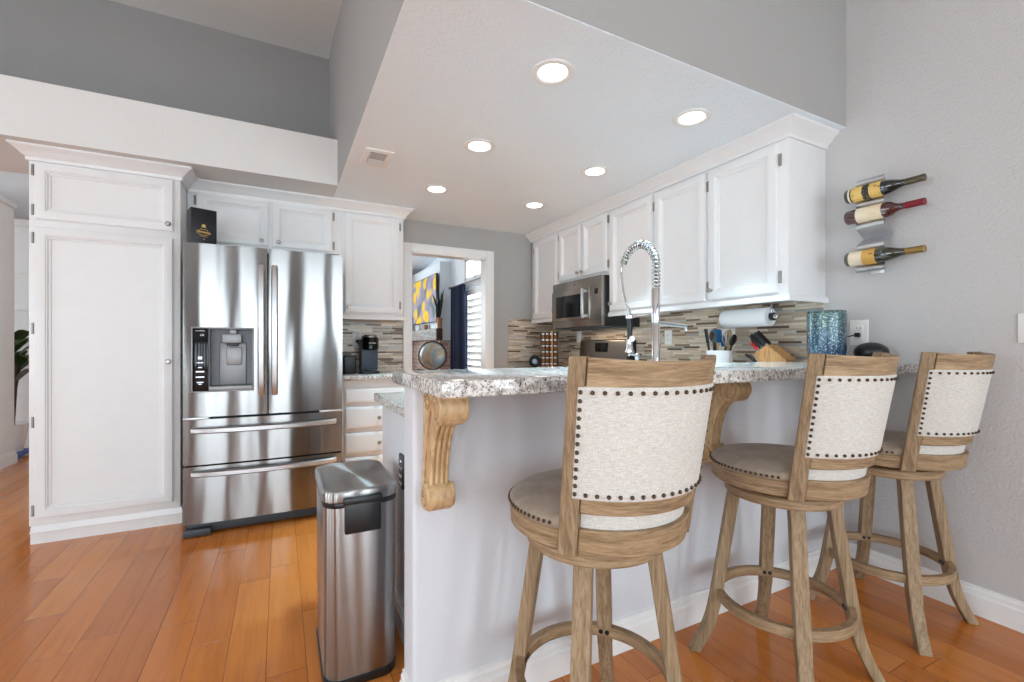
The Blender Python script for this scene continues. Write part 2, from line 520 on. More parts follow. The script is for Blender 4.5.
def thing(name, label, cat, loc=(0, 0, 0), rz=0.0, group=None):
    o = bpy.data.objects.new(name, None)
    o.empty_display_size = 0.1
    COL.objects.link(o)
    o.location = loc
    o.rotation_euler = (0, 0, rz)
    o['label'] = label; o['category'] = cat
    if group: o['group'] = group
    return o
def tag(o, label, cat, group=None):
    o['label'] = label; o['category'] = cat
    if group: o['group'] = group
    return o
def struct(o):
    o['kind'] = 'structure'
    return o
def dup(root, loc=None, rz=None, label=None):
    r = root.copy(); COL.objects.link(r)
    if loc is not None: r.location = loc
    if rz is not None: r.rotation_euler = (0, 0, rz)
    if label: r['label'] = label
    for ch in list(root.children):
        c = ch.copy(); COL.objects.link(c); c.parent = r
        for g in list(ch.children):
            d = g.copy(); COL.objects.link(d); d.parent = c
    return r
def text(body, size, name, mat, parent, loc, rot, extrude=0.0004, align='CENTER'):
    cu = bpy.data.curves.new(name, 'FONT')
    cu.body = body; cu.size = size; cu.extrude = extrude; cu.align_x = align; cu.align_y = 'CENTER'
    cu.materials.append(M[mat])
    tmp = bpy.data.objects.new(name, cu); COL.objects.link(tmp)
    dg = bpy.context.evaluated_depsgraph_get()
    me = bpy.data.meshes.new_from_object(tmp.evaluated_get(dg), depsgraph=dg)
    bpy.data.objects.remove(tmp); bpy.data.curves.remove(cu)
    if not me.materials: me.materials.append(M[mat])
    o = bpy.data.objects.new(name, me); COL.objects.link(o)
    o.parent = parent; o.location = loc; o.rotation_euler = rot
    return o

# ------------------------------------------------------------------ room shell
WX = 2.785       # right wall
FY = 4.30        # wall with the doorway
CZ = 2.41        # kitchen ceiling
KX = 0.385       # left edge of the dropped kitchen ceiling
struct(MB().box(-5, 3.2, -3.6, 10.0, -0.08, 0).build('floor', 'floor'))
struct(MB().box(WX, WX + .14, -3.6, FY + .12, 0, 3.9).build('wall_right', 'wall'))
# far wall with the doorway, and the open passage left of the pantry
DX0, DX1, DZ = 1.115, 1.905, 2.112
m = MB()
m.box(-1.36, DX0, FY, FY + .12, 0, CZ)
m.box(DX1, WX, FY, FY + .12, 0, CZ)
m.box(DX0, DX1, FY, FY + .12, DZ, CZ)
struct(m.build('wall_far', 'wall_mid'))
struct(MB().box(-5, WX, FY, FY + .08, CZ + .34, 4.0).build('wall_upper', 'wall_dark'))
struct(MB().box(-5, KX, 3.625, FY + .08, CZ, 2.752).build('wall_soffit', 'soffit_white'))
struct(MB().box(KX + .002, WX, 1.387, FY, CZ, CZ + .004).build('ceiling_kitchen', 'ceil'))
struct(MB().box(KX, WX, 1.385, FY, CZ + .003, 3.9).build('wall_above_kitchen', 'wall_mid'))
# vaulted ceiling of the main room
prof = [(FY + .08, 3.735), (4.06, 3.747), (1.0, 3.09), (-3.75, 3.09), (-3.75, 3.2), (0.95, 3.2), (4.06, 3.86), (FY + .08, 3.85)]
struct(MB().prism(prof, -5.0, WX + .14).build('ceiling', 'soffit_white'))
# walls behind and left of the camera with window openings
m = MB()
xs = [-5.0] + [v for p in BACK_WIN for v in p] + [WX + .14]
for i in range(0, len(xs), 2): m.box(xs[i], xs[i + 1], -3.75, -3.6, 0, 3.1)
for a, b in BACK_WIN:
    m.box(a, b, -3.75, -3.6, 0, .15); m.box(a, b, -3.75, -3.6, 2.75, 3.1)
struct(m.build('wall_back', 'wall_accent'))
for i, (a, b) in enumerate(BACK_WIN):
    m = MB()
    for q in ((a, a + .05), (b - .05, b)): m.box(q[0], q[1], -3.68, -3.6, .15, 2.75)
    for z in (.15, 2.08, 2.65): m.box(a, b, -3.68, -3.6, z, z + .1)
    struct(m.build('window_%d' % (i + 1), 'dark_grey'))  # unseen frames, made dark to add stripes to the fridge reflection
m = MB()
ys = [-3.75] + [v for p in LEFT_WIN for v in p] + [10.0]
for i in range(0, len(ys), 2): m.box(-5.15, -5.0, ys[i], ys[i + 1], 0, 3.9)
for a, b in LEFT_WIN:
    m.box(-5.15, -5.0, a, b, 0, .3); m.box(-5.15, -5.0, a, b, 2.6, 3.9)
struct(m.build('wall_left', 'wall'))
for i, (a, b) in enumerate(LEFT_WIN):
    m = MB()
    for q in ((a, a + .05), (b - .05, b), ((a + b) / 2 - .02, (a + b) / 2 + .02)): m.box(-5.1, -5.04, q[0], q[1], .3, 2.6)
    for z in (.3, 2.55): m.box(-5.1, -5.04, a, b, z, z + .05)
    struct(m.build('window_%d' % (i + 7), 'trim'))
# rooms beyond: hall at the left and family room behind the doorway
struct(MB().box(-5, 3.2, 9.9, 10.0, 0, 3.6).build('wall_beyond', 'wall'))
struct(MB().prism([(FY + .08, 3.22), (10.0, 2.79), (10.0, 2.89), (FY + .08, 3.32)], -5.0, 3.2).build('ceiling_beyond', 'ceil'))
m = MB()
FX = 2.7
m.box(FX, FX + .12, FY + .12, 6.15, 0, 3.5); m.box(FX, FX + .12, 6.97, 10, 0, 3.5)
m.box(FX, FX + .12, 6.15, 6.97, 2.13, 2.27); m.box(FX, FX + .12, 6.15, 6.97, 2.62, 3.5)
struct(m.build('wall_family_right', 'ceil'))
m = MB()
for z in (2.27, 2.58): m.box(FX + .01, FX + .07, 6.15, 6.97, z, z + .04)
for y in (6.15, 6.54, 6.93): m.box(FX + .01, FX + .07, y, y + .04, 2.27, 2.62)
struct(m.build('window_10', 'trim'))
m = MB()
m.box(-2.54, -2.44, 5.2, 6.5, 0, 2.62); m.box(-2.56, -2.42, 5.2, 6.52, 2.62, 2.68, .01)
struct(m.build('wall_hall_left', 'trim'))
m = MB()
m.box(-5.0, -1.4, 7.3, 7.4, 0, 2.6); m.box(-5.0, -1.4, 7.27, 7.4, 2.6, 2.68, .01)
for z in (2.05, 1.62): m.box(-5, -1.4, 7.285, 7.3, z, z + .03)
struct(m.build('wall_hall_far', 'trim'))
BASE = [(0, 0), (.018, 0), (.018, .085), (.012, .092), (.012, .108), (.007, .114), (.007, .124), (0, .126)]
struct(MB().sweep([(-2.44, 5.2), (-2.44, 6.5), (-2.54, 6.5)], BASE, 1).build('baseboard_hall', 'trim'))
struct(MB().sweep([(WX, -3.6), (WX, 1.37)], BASE, -1).build('baseboard_right', 'trim'))

# bar half wall and its baseboard
BX, BY = 0.37, 1.40
m = MB()
n = 6
rc = .014
out = [(BX + rc - rc * math.cos(a), BY + rc - rc * math.sin(a)) for a in [PI / 2 * i / n for i in range(n + 1)]]
plan = out + [(WX, BY), (WX, BY + .11), (BX, BY + .11)]
lo = [m.bm.verts.new((x, y, 0)) for x, y in plan]; hi = [m.bm.verts.new((x, y, 1.072)) for x, y in plan]
for i in range(len(plan)): m.bm.faces.new([lo[i], lo[(i + 1) % len(plan)], hi[(i + 1) % len(plan)], hi[i]])
m.bm.faces.new(lo); m.bm.faces.new(hi)
struct(m.build('wall_bar', 'bar'))
struct(MB().sweep([(WX, BY), (BX, BY), (BX, BY + .11)], BASE, -1).build('baseboard_bar', 'trim'))

# doorway casing
m = MB()
for (x0, x1, z0, z1) in ((1.04, DX0, 0, 2.19), (DX1, 1.985, 0, 2.19), (DX0, DX1, DZ, 2.19)):
    m.box(x0, x1, FY - .018, FY, z0, z1, .004)
m.box(DX0 - .001, DX0 + .012, FY - .006, FY + .125, 0, DZ); m.box(DX1 - .012, DX1 + .001, FY - .006, FY + .125, 0, DZ); m.box(DX0, DX1, FY - .006, FY + .125, DZ - .012, DZ + .001)
struct(m.build('trim_1', 'trim'))

# backsplashes
struct(MB().box(.445, 1.035, FY - .01, FY, .965, 1.47).build('wall_backsplash_left', 'mosaic_x'))
struct(MB().box(2.155, WX, FY - .01, FY, .965, 1.495).build('wall_backsplash_far', 'mosaic_x'))
struct(MB().box(WX - .01, WX, 1.50, FY - .01, .96, 1.50).build('wall_backsplash_right', 'mosaic_y'))

# crown mouldings that run over several cabinets
CROWN = [(0, 2.325), (.012, 2.325), (.014, 2.345), (.03, 2.36), (.05, 2.383), (.066, 2.392), (.072, 2.397), (.072, CZ - .001), (0, CZ - .001)]
struct(MB().sweep([(-.6, 4.0), (.975, 4.0), (.975, FY)], CROWN, 1).build('trim_2', 'white'))
struct(MB().sweep([(WX, 1.49), (2.435, 1.49), (2.435, FY)], CROWN, -1).build('trim_3', 'white'))

# ------------------------------------------------------------------ cabinets
DOOR = [(0, 0), (0, .012), (.003, .013), (.006, .020), (.012, .022), (.050, .022), (.053, .017), (.058, .0165), (.064, .009), (.072, .0085), (.075, .004), (.085, .003)]
DRAWER = [(0, 0), (0, .010), (.012, .016), (.022, .018), (.03, .018)]
def knob(parent, x, z, y=-.02):
    T = Matrix.Translation((x, y, z)) @ Matrix.Rotation(PI / 2, 4, 'X')
    MB().lathe([(0, -.001), (.007, 0), (.006, .01), (.0075, .014), (.015, .02), (.016, .026), (.011, .031), (0, .032)], 16, T).build('knob', 'nickel', parent)
def hinge(parent, x, z, y=-.004):
    m = MB()
    m.box(x - .008, x + .008, y - .004, y + .004, z - .034, z + .034, .003)
    m.tube([(x, y - .007, z - .03), (x, y - .007, z + .03)], .006, 8)
    m.build('hinge', 'pewter', parent)
def door(parent, x0, x1, z0, z1, hs, hz, kx=None, kz=None, label=None):
    d = MB().panel(x0, x1, z0, z1, 0, DOOR).build('door', 'white', parent, 30, label=label)
    hx = x0 - .009 if hs < 0 else x1 + .009
    for z in hz: hinge(d, hx, z)
    if kx is not None: knob(d, kx, kz)
    return d

# tall pantry
t = thing('pantry_cabinet', 'tall white pantry cabinet with a short door over a long one, beside the refrigerator', 'cabinet', (-1.35, 3.765, 0))
PW = .748
MB().box(0, PW, 0, FY - 3.768, .11, 2.35, .002).build('carcass', 'white', t)
MB().sweep([(.018, FY - 3.77), (.018, .012), (PW - .002, .012), (PW - .002, .23)], [(0, 0), (.012, 0), (.012, .06), (.016, .07), (.012, .08), (.012, .1), (.006, .11), (0, .112)], 1).build('plinth', 'white', t)
MB().sweep([(0, FY - 3.77), (0, 0), (PW, 0), (PW, .228)], CROWN, 1).build('crown_moulding', 'white', t)
door(t, .028, PW - .036, 1.972, 2.322, -1, (2.27, 2.03), PW - .062, 2.017)
door(t, .028, PW - .036, .155, 1.93, -1, (1.86, 1.31, .74, .205), PW - .062, 1.098)

# over-fridge and tall upper on the fridge wall
t = thing('upper_cabinet', 'white two-door upper cabinet above the refrigerator', 'cabinet', (-.6, 4.0, 0))
MB().box(0, 1.05, 0, FY - 4.0, 1.93, 2.35, .002).build('carcass', 'white', t)
door(t, .056, .522, 1.975, 2.325, -1, (2.27, 2.03), .475, 2.012)
door(t, .544, .985, 1.975, 2.325, 1, (2.27, 2.03), .59, 2.012)
t = thing('upper_cabinet', 'white single-door upper cabinet above the coffee maker', 'cabinet', (.45, 4.0, 0))
MB().box(0, .52, 0, FY - 4.0, 1.462, 2.35, .002).build('carcass', 'white', t)
MB().sweep([(0, 0), (.52, 0), (.52, FY - 4)], [(0, 1.43), (.012, 1.43), (.014, 1.45), (.008, 1.468), (0, 1.468)], 1).build('light_rail', 'white', t)
door(t, .028, .482, 1.482, 2.322, 1, (2.25, 1.56), .058, 1.53)
# side panel between fridge bay and counter
# right-hand run (faces -X)
def rc(Y): return (2.435, Y, 0)
DEP = WX - 2.435
def run_cab(label, y_far, y_near, z0, doors, rail=True, endpanel=False):
    t = thing('upper_cabinet', label, 'cabinet', rc(y_far), R(-90), 'upper cabinets along the range wall')
    W = y_far - y_near
    MB().box(0, W, 0, DEP, z0, 2.35, .0015).build('carcass', 'white', t)
    if rail:
        path = [(0, 0), (W, 0)] + ([(W, DEP)] if endpanel else [])
        MB().sweep(path, [(0, z0 - .022), (.014, z0 - .022), (.016, z0 - .004), (.008, z0 + .014), (0, z0 + .014)], 1).build('light_rail', 'white', t)
    for d in doors: door(t, *d)
    return t
run_cab('narrow white upper cabinet in the far corner beyond the microwave', 4.27, 3.742, 1.47,
        [(.06, .51, 1.492, 2.31, -1, (2.22, 1.58), .48, 1.55)])
run_cab('short white two-door upper cabinet above the microwave', 3.742, 2.978, 1.80,
        [(.02, .378, 1.825, 2.31, -1, (2.26, 1.89), .352, 1.87), (.394, .748, 1.825, 2.31, 1, (2.26, 1.89), .42, 1.87)], False)
run_cab('white single-door upper cabinet next to the microwave, behind the faucet', 2.978, 2.464, 1.47,
        [(.022, .5, 1.492, 2.31, 1, (2.22, 1.58), .05, 1.55)])
run_cab('wide white two-door upper cabinet at the end nearest the wine rack', 2.464, 1.49, 1.47,
        [(.008, .452, 1.492, 2.31, 1, (2.22, 1.58), .04, 1.55), (.474, .922, 1.492, 2.31, 1, (2.22, 1.58), .505, 1.55)], True, True)

# base cabinet with drawers beside the refrigerator
t = thing('drawer_cabinet', 'white base cabinet with drawers beside the refrigerator', 'cabinet', (.43, 3.86, 0))
MB().box(0, .60, 0, .42, .09, .925, .002).build('carcass', 'white', t)
MB().box(.02, .58, .05, .42, 0, .09).build('plinth', 'white', t)
for z0, z1 in ((.735, .865), (.525, .705), (.325, .495), (.115, .295)):
    d = MB().panel(.035, .565, z0, z1, 0, DRAWER).build('drawer', 'white', t, 30)
    knob(d, .3, (z0 + z1) / 2, -.018)
tag(MB().box(.425, 1.035, 3.82, FY - .011, .925, .965, .004).build('countertop', 'granite'), 'short granite countertop under the coffee maker', 'countertop')

# peninsula base, lower counters
t = thing('base_cabinet', 'grey-sided peninsula cabinet behind the bar wall', 'cabinet', (.46, BY + .112, 0))
MB().box(0, 1.66, 0, .82, 0, .92, .002).build('carcass', 'bar', t)
for k in range(3):
    T = Matrix.Translation((0, .82, 0)) @ Matrix.Rotation(PI, 4, 'Z')
    mm = MB().panel(-1.63 + k * .54, -1.63 + k * .54 + .5, .14, .88, 0, DOOR)
    mm.bm.transform(T)
    d = mm.build('door', 'white', t, 30)
sw = MB().sweep([(0, 0), (0, .82)], BASE, -1).build('plinth', 'trim', t)
t = thing('base_cabinet', 'white base cabinet between range and peninsula', 'cabinet', (2.15, 3.02, 0), R(-90))
MB().box(0, .66, 0, WX - 2.15 - .001, .09, .92, .002).build('carcass', 'white', t)
for x0 in (.03, .34): knob(MB().panel(x0, x0 + .29, .14, .88, 0, DOOR).build('door', 'white', t, 30), x0 + .05, .8)
t = thing('base_cabinet', 'white corner base cabinet beyond the range', 'cabinet', (2.15, FY - .005, 0), R(-90))
MB().box(0, .52, 0, WX - 2.15 - .001, .09, .92, .002).build('carcass', 'white', t)
knob(MB().panel(.05, .49, .14, .88, 0, DOOR).build('door', 'white', t, 30), .44, .8)
m = MB()
outl = [(.43, 1.515), (WX - .012, 1.515), (WX - .012, 3.02), (2.11, 3.02), (2.11, 2.40), (.43, 2.40)]
lo = [m.bm.verts.new((x, y, .921)) for x, y in outl]; hi = [m.bm.verts.new((x, y, .96)) for x, y in outl]
for i in range(6): m.bm.faces.new([lo[i], lo[(i + 1) % 6], hi[(i + 1) % 6], hi[i]])
m.bm.faces.new(lo); m.bm.faces.new(hi)
tag(m.build('countertop', 'granite', bevel=.004), 'L-shaped lower granite countertop behind the raised bar', 'countertop')
tag(MB().box(2.11, WX - .012, 3.78, FY - .012, .921, .96, .004).build('countertop', 'granite'), 'granite countertop in the far corner under the spice rack', 'countertop')
tag(MB().box(.35, WX - .001, 1.055, 1.60, 1.073, 1.115, .003).build('bar_countertop', 'granite'), 'raised granite bar top over the grey half wall', 'countertop')

# outlet in the peninsula end panel
t = thing('outlet', 'dark pop-out power outlet strip on the peninsula end panel', 'outlet', (.4595, 1.89, .68))
MB().box(-.012, 0, -.036, .036, -.07, .07, .004).build('cover', 'dark_grey', t)
m = MB()
for k in range(4): m.box(-.017, -.011, -.02, .02, -.055 + k * .03, -.04 + k * .03, .002)
m.build('sockets', 'chrome', t)

# ------------------------------------------------------------------ corbels
def make_corbel(label, x):
    t = thing('corbel', label, 'corbel', (x, BY, 1.072), 0, 'carved corbels under the bar top')
    Wd = .076
    def bez(p0, p1, p2, p3, n=14):
        return [tuple((1 - u) ** 3 * a + 3 * u * (1 - u) ** 2 * b + 3 * u * u * (1 - u) * c + u ** 3 * d for a, b, c, d in zip(p0, p1, p2, p3)) for u in [i / n for i in range(n + 1)]]
    front = bez((-.165, -.075), (-.10, -.10), (-.062, -.19), (-.058, -.31))
    inner = bez((-.125, -.02), (-.07, -.06), (-.03, -.17), (-.02, -.31))
    mb = MB()
    mb.prism([(0, -.004)] + [(-.195, -.004), (-.195, -.03)] + front + [(-.04, -.372), (0, -.372)], .006, Wd - .006)
    mb.build('bracket', 'maple', t, 40, .002)
    # scrolls: top and bottom cylinders, slightly wider
    def scroll(cy, cz, r, nm):
        T = Matrix.Translation((0, cy, cz)) @ Matrix.Rotation(PI / 2, 4, 'Y')
        q = MB().lathe([(0, -.002), (r * .5, -.002), (r * .52, .0), (r * .9, 0), (r, .004), (r, Wd - .004), (r * .9, Wd), (r * .5, Wd), (0, Wd + .002)], 28, T)
        # spiral relief on both cheeks
        for x0 in (-.001, Wd + .001):
            pts = []
            for i in range(46):
                a = i / 45 * 2 * PI * 1.7 + PI * .6
                rr = r * (.93 - .72 * i / 45)
                pts.append((x0, cy + rr * math.cos(a), cz + rr * math.sin(a)))
            q.tube(pts, .0062, 8)
        q.build(nm, 'maple', t, 40)
    scroll(-.160, -.051, .047, 'upper_scroll')
    scroll(-.050, -.332, .043, 'lower_scroll')
    q = MB()
    for k in range(4):
        xx = .014 + k * (Wd - .028) / 3
        q.tube([(xx, y - .002, z) for y, z in front], .0065, 8)
    q.build('fluting', 'maple', t, 60)
    q = MB()
    for x0 in (.003, Wd - .003):
        q.tube([(x0, y, z) for y, z in inner], .005, 6)
        pts = []
        for i in range(36):
            a = i / 35 * 2 * PI * 1.4 + PI * .2
            rr = .028 * (1 - .8 * i / 35)
            pts.append((x0, -.045 + rr * math.cos(a), -.045 + rr * math.sin(a)))
        q.tube(pts, .0035, 6)
    q.build('side_carving', 'maple', t, 60)
    return t
make_corbel('carved maple corbel at the free end of the bar, above the trash can', .396)
make_corbel('carved wooden corbel under the bar between the two nearest stools', 1.63)

# ------------------------------------------------------------------ bar stools
def make_stool(label, loc):
    t = thing('bar_stool', label, 'stool', loc, 0, 'swivel stools along the bar')
    # legs
    ctrl = [(.66, .163), (.45, .195), (.25, .226), (.16, .241), (.08, .267), (0, .309)]
    def rho(z):
        for (z1, r1), (z0, r0) in zip(ctrl, ctrl[1:]):
            if z >= z0 - 1e-9:
                return r0 + (r1 - r0) * (z - z0) / (z1 - z0)
    zs = [.66 - .66 * i / 26 for i in range(27)]
    sm = [rho(z) for z in zs]
    for _ in range(3): sm = [sm[0]] + [(sm[i - 1] + 2 * sm[i] + sm[i + 1]) / 4 for i in range(1, 26)] + [sm[-1]]
    for k in range(4):
        a = PI / 4 + k * PI / 2
        er = Vector((math.cos(a), math.sin(a), 0)); et = Vector((-er.y, er.x, 0))
        rows = []
        for z, r in zip(zs, sm):
            hw = .0235 if z > .2 else .0215
            th = .020
            c = er * r + Vector((0, 0, z))
            rows.append([c + er * th + et * hw, c - er * th + et * hw, c - er * th - et * hw, c + er * th - et * hw])
        MB().grid(rows, False, True, True).build('leg', 'oak_v', t, 40, .003)
    MB().ringband(.206, .231, .228, .264).build('foot_ring', 'oak_h', t, 40, .003)
    for k in range(4):
        for da in (-.05, .05):
            a = PI / 4 + k * PI / 2 + da
            p = Vector((.206 * math.cos(a), .206 * math.sin(a), .246))
            er = Vector((math.cos(a), math.sin(a), 0))
            MB().tube([p + er * .004, p - er * .004], .0075, 10).build('ring_bolt', 'black', t)
    MB().lathe([(0, .643), (.188, .643), (.196, .65), (.196, .675), (.19, .681), (0, .681)], 56).build('swivel_plate', 'oak_h', t, 40)
    MB().lathe([(0, .68), (.16, .68), (.16, .70), (0, .70)], 40).build('swivel_bearing', 'black', t)
    MB().lathe([(0, .698), (.236, .698), (.243, .704), (.245, .748), (.238, .755), (0, .755)], 64).build('seat_apron', 'oak_h', t, 40)
    MB().lathe([(0, .753), (.240, .753), (.246, .758), (.2455, .768), (.236, .780), (.21, .790), (.16, .798), (.09, .803), (0, .805)], 64).build('seat_cushion', 'suede', t, 60)
    q = MB()
    for k in range(60):
        a = R(-90) + R(62) + (2 * PI - 2 * R(62)) * k / 59
        er = Vector((math.cos(a), math.sin(a), 0))
        q.ball((er.x * .2465, er.y * .2465, .764), .005, 8)
    q.build('seat_nailheads', 'bronze', t)
    # barrel back
    ROT = R(-1)
    def bk(a, z, dr):
        tt = (z - .69) / .48
        Rr = .233 + .022 * tt + dr
        e = .022 + .062 * tt
        x, y = Rr * math.sin(a), -(e + Rr * math.cos(a))
        return (x * math.cos(ROT) - y * math.sin(ROT), x * math.sin(ROT) + y * math.cos(ROT), z)
    def slab(a0, a1, z0, z1, d0, d1, na=24, nz=6, dip=0.0, taper=0.0):
        rows = []
        for i in range(na + 1):
            a = a0 + (a1 - a0) * i / na
            am = (a0 + a1) / 2
            top = z1 - dip * math.cos(a / R(55) * PI / 2)
            col = []
            for j in range(nz + 1): col.append(bk(am + (a - am) * (1 - taper * j / nz), z0 + (top - z0) * j / nz, d1))
            for j in range(nz, -1, -1): col.append(bk(am + (a - am) * (1 - taper * j / nz), z0 + (top - z0) * j / nz, d0))
            rows.append(col)
        return MB().grid(rows, False, True, True)
    A = R(54)
    pw = R(5.9)
    for sgn in (-1, 1):
        slab(sgn * A - pw, sgn * A + pw, .694, 1.178, -.022, .009, 4, 10, 0.0, .22).build('back_post', 'oak_v', t, 40, .003)
    slab(-A + pw * .9, A - pw * .9, 1.104, 1.178, -.018, .007, 28, 4, .011).build('top_rail', 'oak_h', t, 40, .003)
    slab(-A + pw, A - pw, .806, .848, -.020, .003, 28, 3).build('lower_rail', 'oak_h', t, 40, .003)
    slab(-A + pw, A - pw, .701, .766, -.022, .001, 28, 3).build('rear_apron', 'oak_h', t, 40, .003)
    slab(-A + pw, A - pw, .759, .801, -.045, -.014, 28, 3).build('rear_welt', 'linen', t, 40)
    slab(-A + pw * .2, A - pw * .2, .843, 1.110, -.030, .0102, 28, 10).build('back_panel', 'linen', t, 40, .004)
    q = MB()
    a1 = A - pw * .2 - R(1.9)
    spots = []
    for k in range(18):
        a = -a1 + 2 * a1 * k / 17
        spots.append((a, 1.097)); spots.append((a, .856))
    for k in range(1, 12):
        z = .856 + (1.097 - .856) * k / 12
        spots.append((-a1, z)); spots.append((a1, z))
    for a, z in spots: q.ball(bk(a, z, .0122), .0052, 8)
    q.build('back_nailheads', 'bronze', t)
    return t
s1 = make_stool('bar stool standing nearest the trash can, its back panel facing the camera', (.815, 1.066, 0))
dup(s1, (1.69, 1.06, 0), R(2), 'middle bar stool, below the blue vase and beside the second corbel')
dup(s1, (2.46, 1.06, 0), 0, 'bar stool standing against the right wall below the wine bottles')
s1.rotation_euler = (0, 0, R(-1.5))

# ------------------------------------------------------------------ trash can
t = thing('trash_can', 'brushed stainless step trash can with black hinge cover at the end of the bar', 'trash can', (.262, 1.885, 0))
def rrect(hx, hy, r, n=8, bow=0.0):
    pts = []
    for cx_, cy_, a0 in ((hx - r, hy - r, 0), (-hx + r, hy - r, 90), (-hx + r, -hy + r, 180), (hx - r, -hy + r, 270)):
        for i in range(n + 1):
            a = R(a0 + 90 * i / n)
            pts.append((cx_ + r * math.cos(a), cy_ + r * math.sin(a)))
    if bow: pts = [(x, y + (bow * (1 - (x / hx) ** 2)) * (1 if y > 0 else -1)) for x, y in pts]
    return pts
def rstack(levels, r=.05, bow=.012):
    rows = []
    for hx, hy, z in levels: rows.append([(x, y, z) for x, y in rrect(hx, hy, min(r, hx * .9, hy * .9), 8, bow)])
    return MB().grid(rows, False, True, True)
rstack([(.122, .195, .03), (.124, .198, .034), (.127, .2, .62), (.127, .2, .635)]).build('body', 'steel_can', t, 50)
rstack([(.124, .197, 0), (.128, .201, .004), (.128, .201, .028), (.122, .195, .032)]).build('base_ring', 'black', t, 50)
rstack([(.126, .199, .633), (.129, .202, .637), (.129, .202, .652), (.126, .199, .655)]).build('rim_band', 'black', t, 50)
rstack([(.127, .2, .653), (.132, .205, .657), (.133, .206, .685), (.130, .203, .694), (.124, .197, .697), (.116, .189, .694), (.110, .183, .693)]).build('lid', 'steel_can', t, 50)
m = MB().box(-.062, .062, -.228, -.205, .545, .662, .006); m.box(-.066, .066, -.232, -.205, .648, .672, .005); m.build('hinge_cover', 'black', t)
m = MB(); m.box(-.07, .07, .2, .235, .012, .03, .006); m.build('pedal', 'black', t)

# ------------------------------------------------------------------ refrigerator
FRX, FRY = -.54, 3.43
t = thing('refrigerator', 'stainless french-door refrigerator with water dispenser', 'refrigerator', (FRX, FRY, 0))
FW = .94
MB().box(0.004, FW - .004, .085, .84, .03, 1.835, .004).build('case', 'dark_grey', t)
def front_slab(x0, x1, z0, z1, hole=None, name='door', bow=.018):
    """gently bowed steel front; hole = (hx0, hx1, hz0, hz1) recess opening"""
    mb = MB()
    def y(x): return -bow * (1 - ((x - FW / 2) / (FW / 2)) ** 2) + .004
    nx = 24
    xsl = [x0 + (x1 - x0) * i / nx for i in range(nx + 1)]
    zsl = [z0, z1]
    if hole:
        xsl = sorted([x for x in xsl if min(abs(x - hole[0]), abs(x - hole[1])) > .006] + [hole[0], hole[1]])
        zsl = [z0, hole[2], hole[3], z1]
    V = [[mb.bm.verts.new((x, y(x), z)) for z in zsl] for x in xsl]
    for i in range(len(xsl) - 1):
        for j in range(len(zsl) - 1):
            if hole and j == 1 and hole[0] - 1e-6 <= xsl[i] and xsl[i + 1] <= hole[1] + 1e-6: continue
            mb.bm.faces.new([V[i][j], V[i + 1][j], V[i + 1][j + 1], V[i][j + 1]])
    B = [[mb.bm.verts.new((x, .082, z)) for z in (z0, z1)] for x in xsl]
    for i in range(len(xsl) - 1):
        mb.bm.faces.new([V[i][0], V[i + 1][0], B[i + 1][0], B[i][0]])
        mb.bm.faces.new([V[i][-1], V[i + 1][-1], B[i + 1][1], B[i][1]])
    for i in (0, -1):
        mb.bm.faces.new([V[i][k] for k in range(len(zsl))] + [B[i][1], B[i][0]])
    return mb.build(name, 'steel', t, 30)
HX = (.051, .385); HZ = (.915, 1.318)
dl = front_slab(.003, .465, .755, 1.85, (HX[0], HX[1], HZ[0], HZ[1]))
dr = front_slab(.473, FW - .003, .755, 1.85)
d1 = front_slab(.003, FW - .003, .455, .740, None, 'drawer')
d2 = front_slab(.003, FW - .003, .085, .444, None, 'drawer')
# door handles: bowed vertical bars set beside the centre gap
for par, cx_, lab in ((dl, .430, None), (dr, .508, None)):
    rows = []
    for i in range(21):
        u = i / 20
        z = .875 + (1.742 - .875) * u
        yy = -.012 - .046 * math.sin(PI * u) ** .55
        hw = .0205
        rows.append([(cx_ - hw, yy + .004, z), (cx_ - hw * .6, yy - .006, z), (cx_ + hw * .6, yy - .006, z), (cx_ + hw, yy + .004, z), (cx_ + hw, yy + .012, z), (cx_ - hw, yy + .012, z)])
    MB().grid(rows, False, True, True).build('handle', 'silver', par, 40)
for par, zc in ((d1, .672), (d2, .400)):
    rows = []
    for i in range(25):
        u = i / 24
        x = .045 + (.895 - .045) * u
        yy = -.008 - .058 * math.sin(PI * u) ** .5
        hw = .019
        rows.append([(x, yy + .006, zc - hw), (x, yy - .005, zc - hw * .6), (x, yy - .005, zc + hw * .6), (x, yy + .006, zc + hw), (x, yy + .014, zc + hw), (x, yy + .014, zc - hw)])
    MB().grid(rows, False, True, True).build('handle', 'silver', par, 40)
# dispenser
m = MB()
m.box(HX[0] - .004, HX[0] + .004, -.014, .03, HZ[0] - .004, HZ[1] + .004, .002); m.box(HX[1] - .004, HX[1] + .004, -.018, .03, HZ[0] - .004, HZ[1] + .004, .002)
m.box(HX[0], HX[1], -.016, .03, HZ[1] - .004, HZ[1] + .004, .002); m.box(HX[0], HX[1], -.016, .03, HZ[0] - .004, HZ[0] + .004, .002)
m.build('dispenser_frame', 'disp', dl)
MB().box(HX[0] + .004, .137, -.011, .05, HZ[0] + .004, HZ[1] - .004, .002).build('control_panel', 'black_gloss', dl)
m = MB()
X0, X1, Z0, Z1 = .139, HX[1] - .004, HZ[0] + .003, HZ[1] - .003
m.box(X0, X1, .074, .08, Z0, Z1); m.box(X0, X0 + .004, -.01, .08, Z0, Z1); m.box(X1 - .004, X1, -.012, .08, Z0, Z1)
m.box(X0, X1, -.008, .08, Z1 - .004, Z1)
m.build('dispenser_recess', 'grey', dl)
MB().box(X0 + .05, X1 - .04, .055, .076, Z0 + .03, Z1 - .09, .006).build('dispenser_back', 'disp', dl)
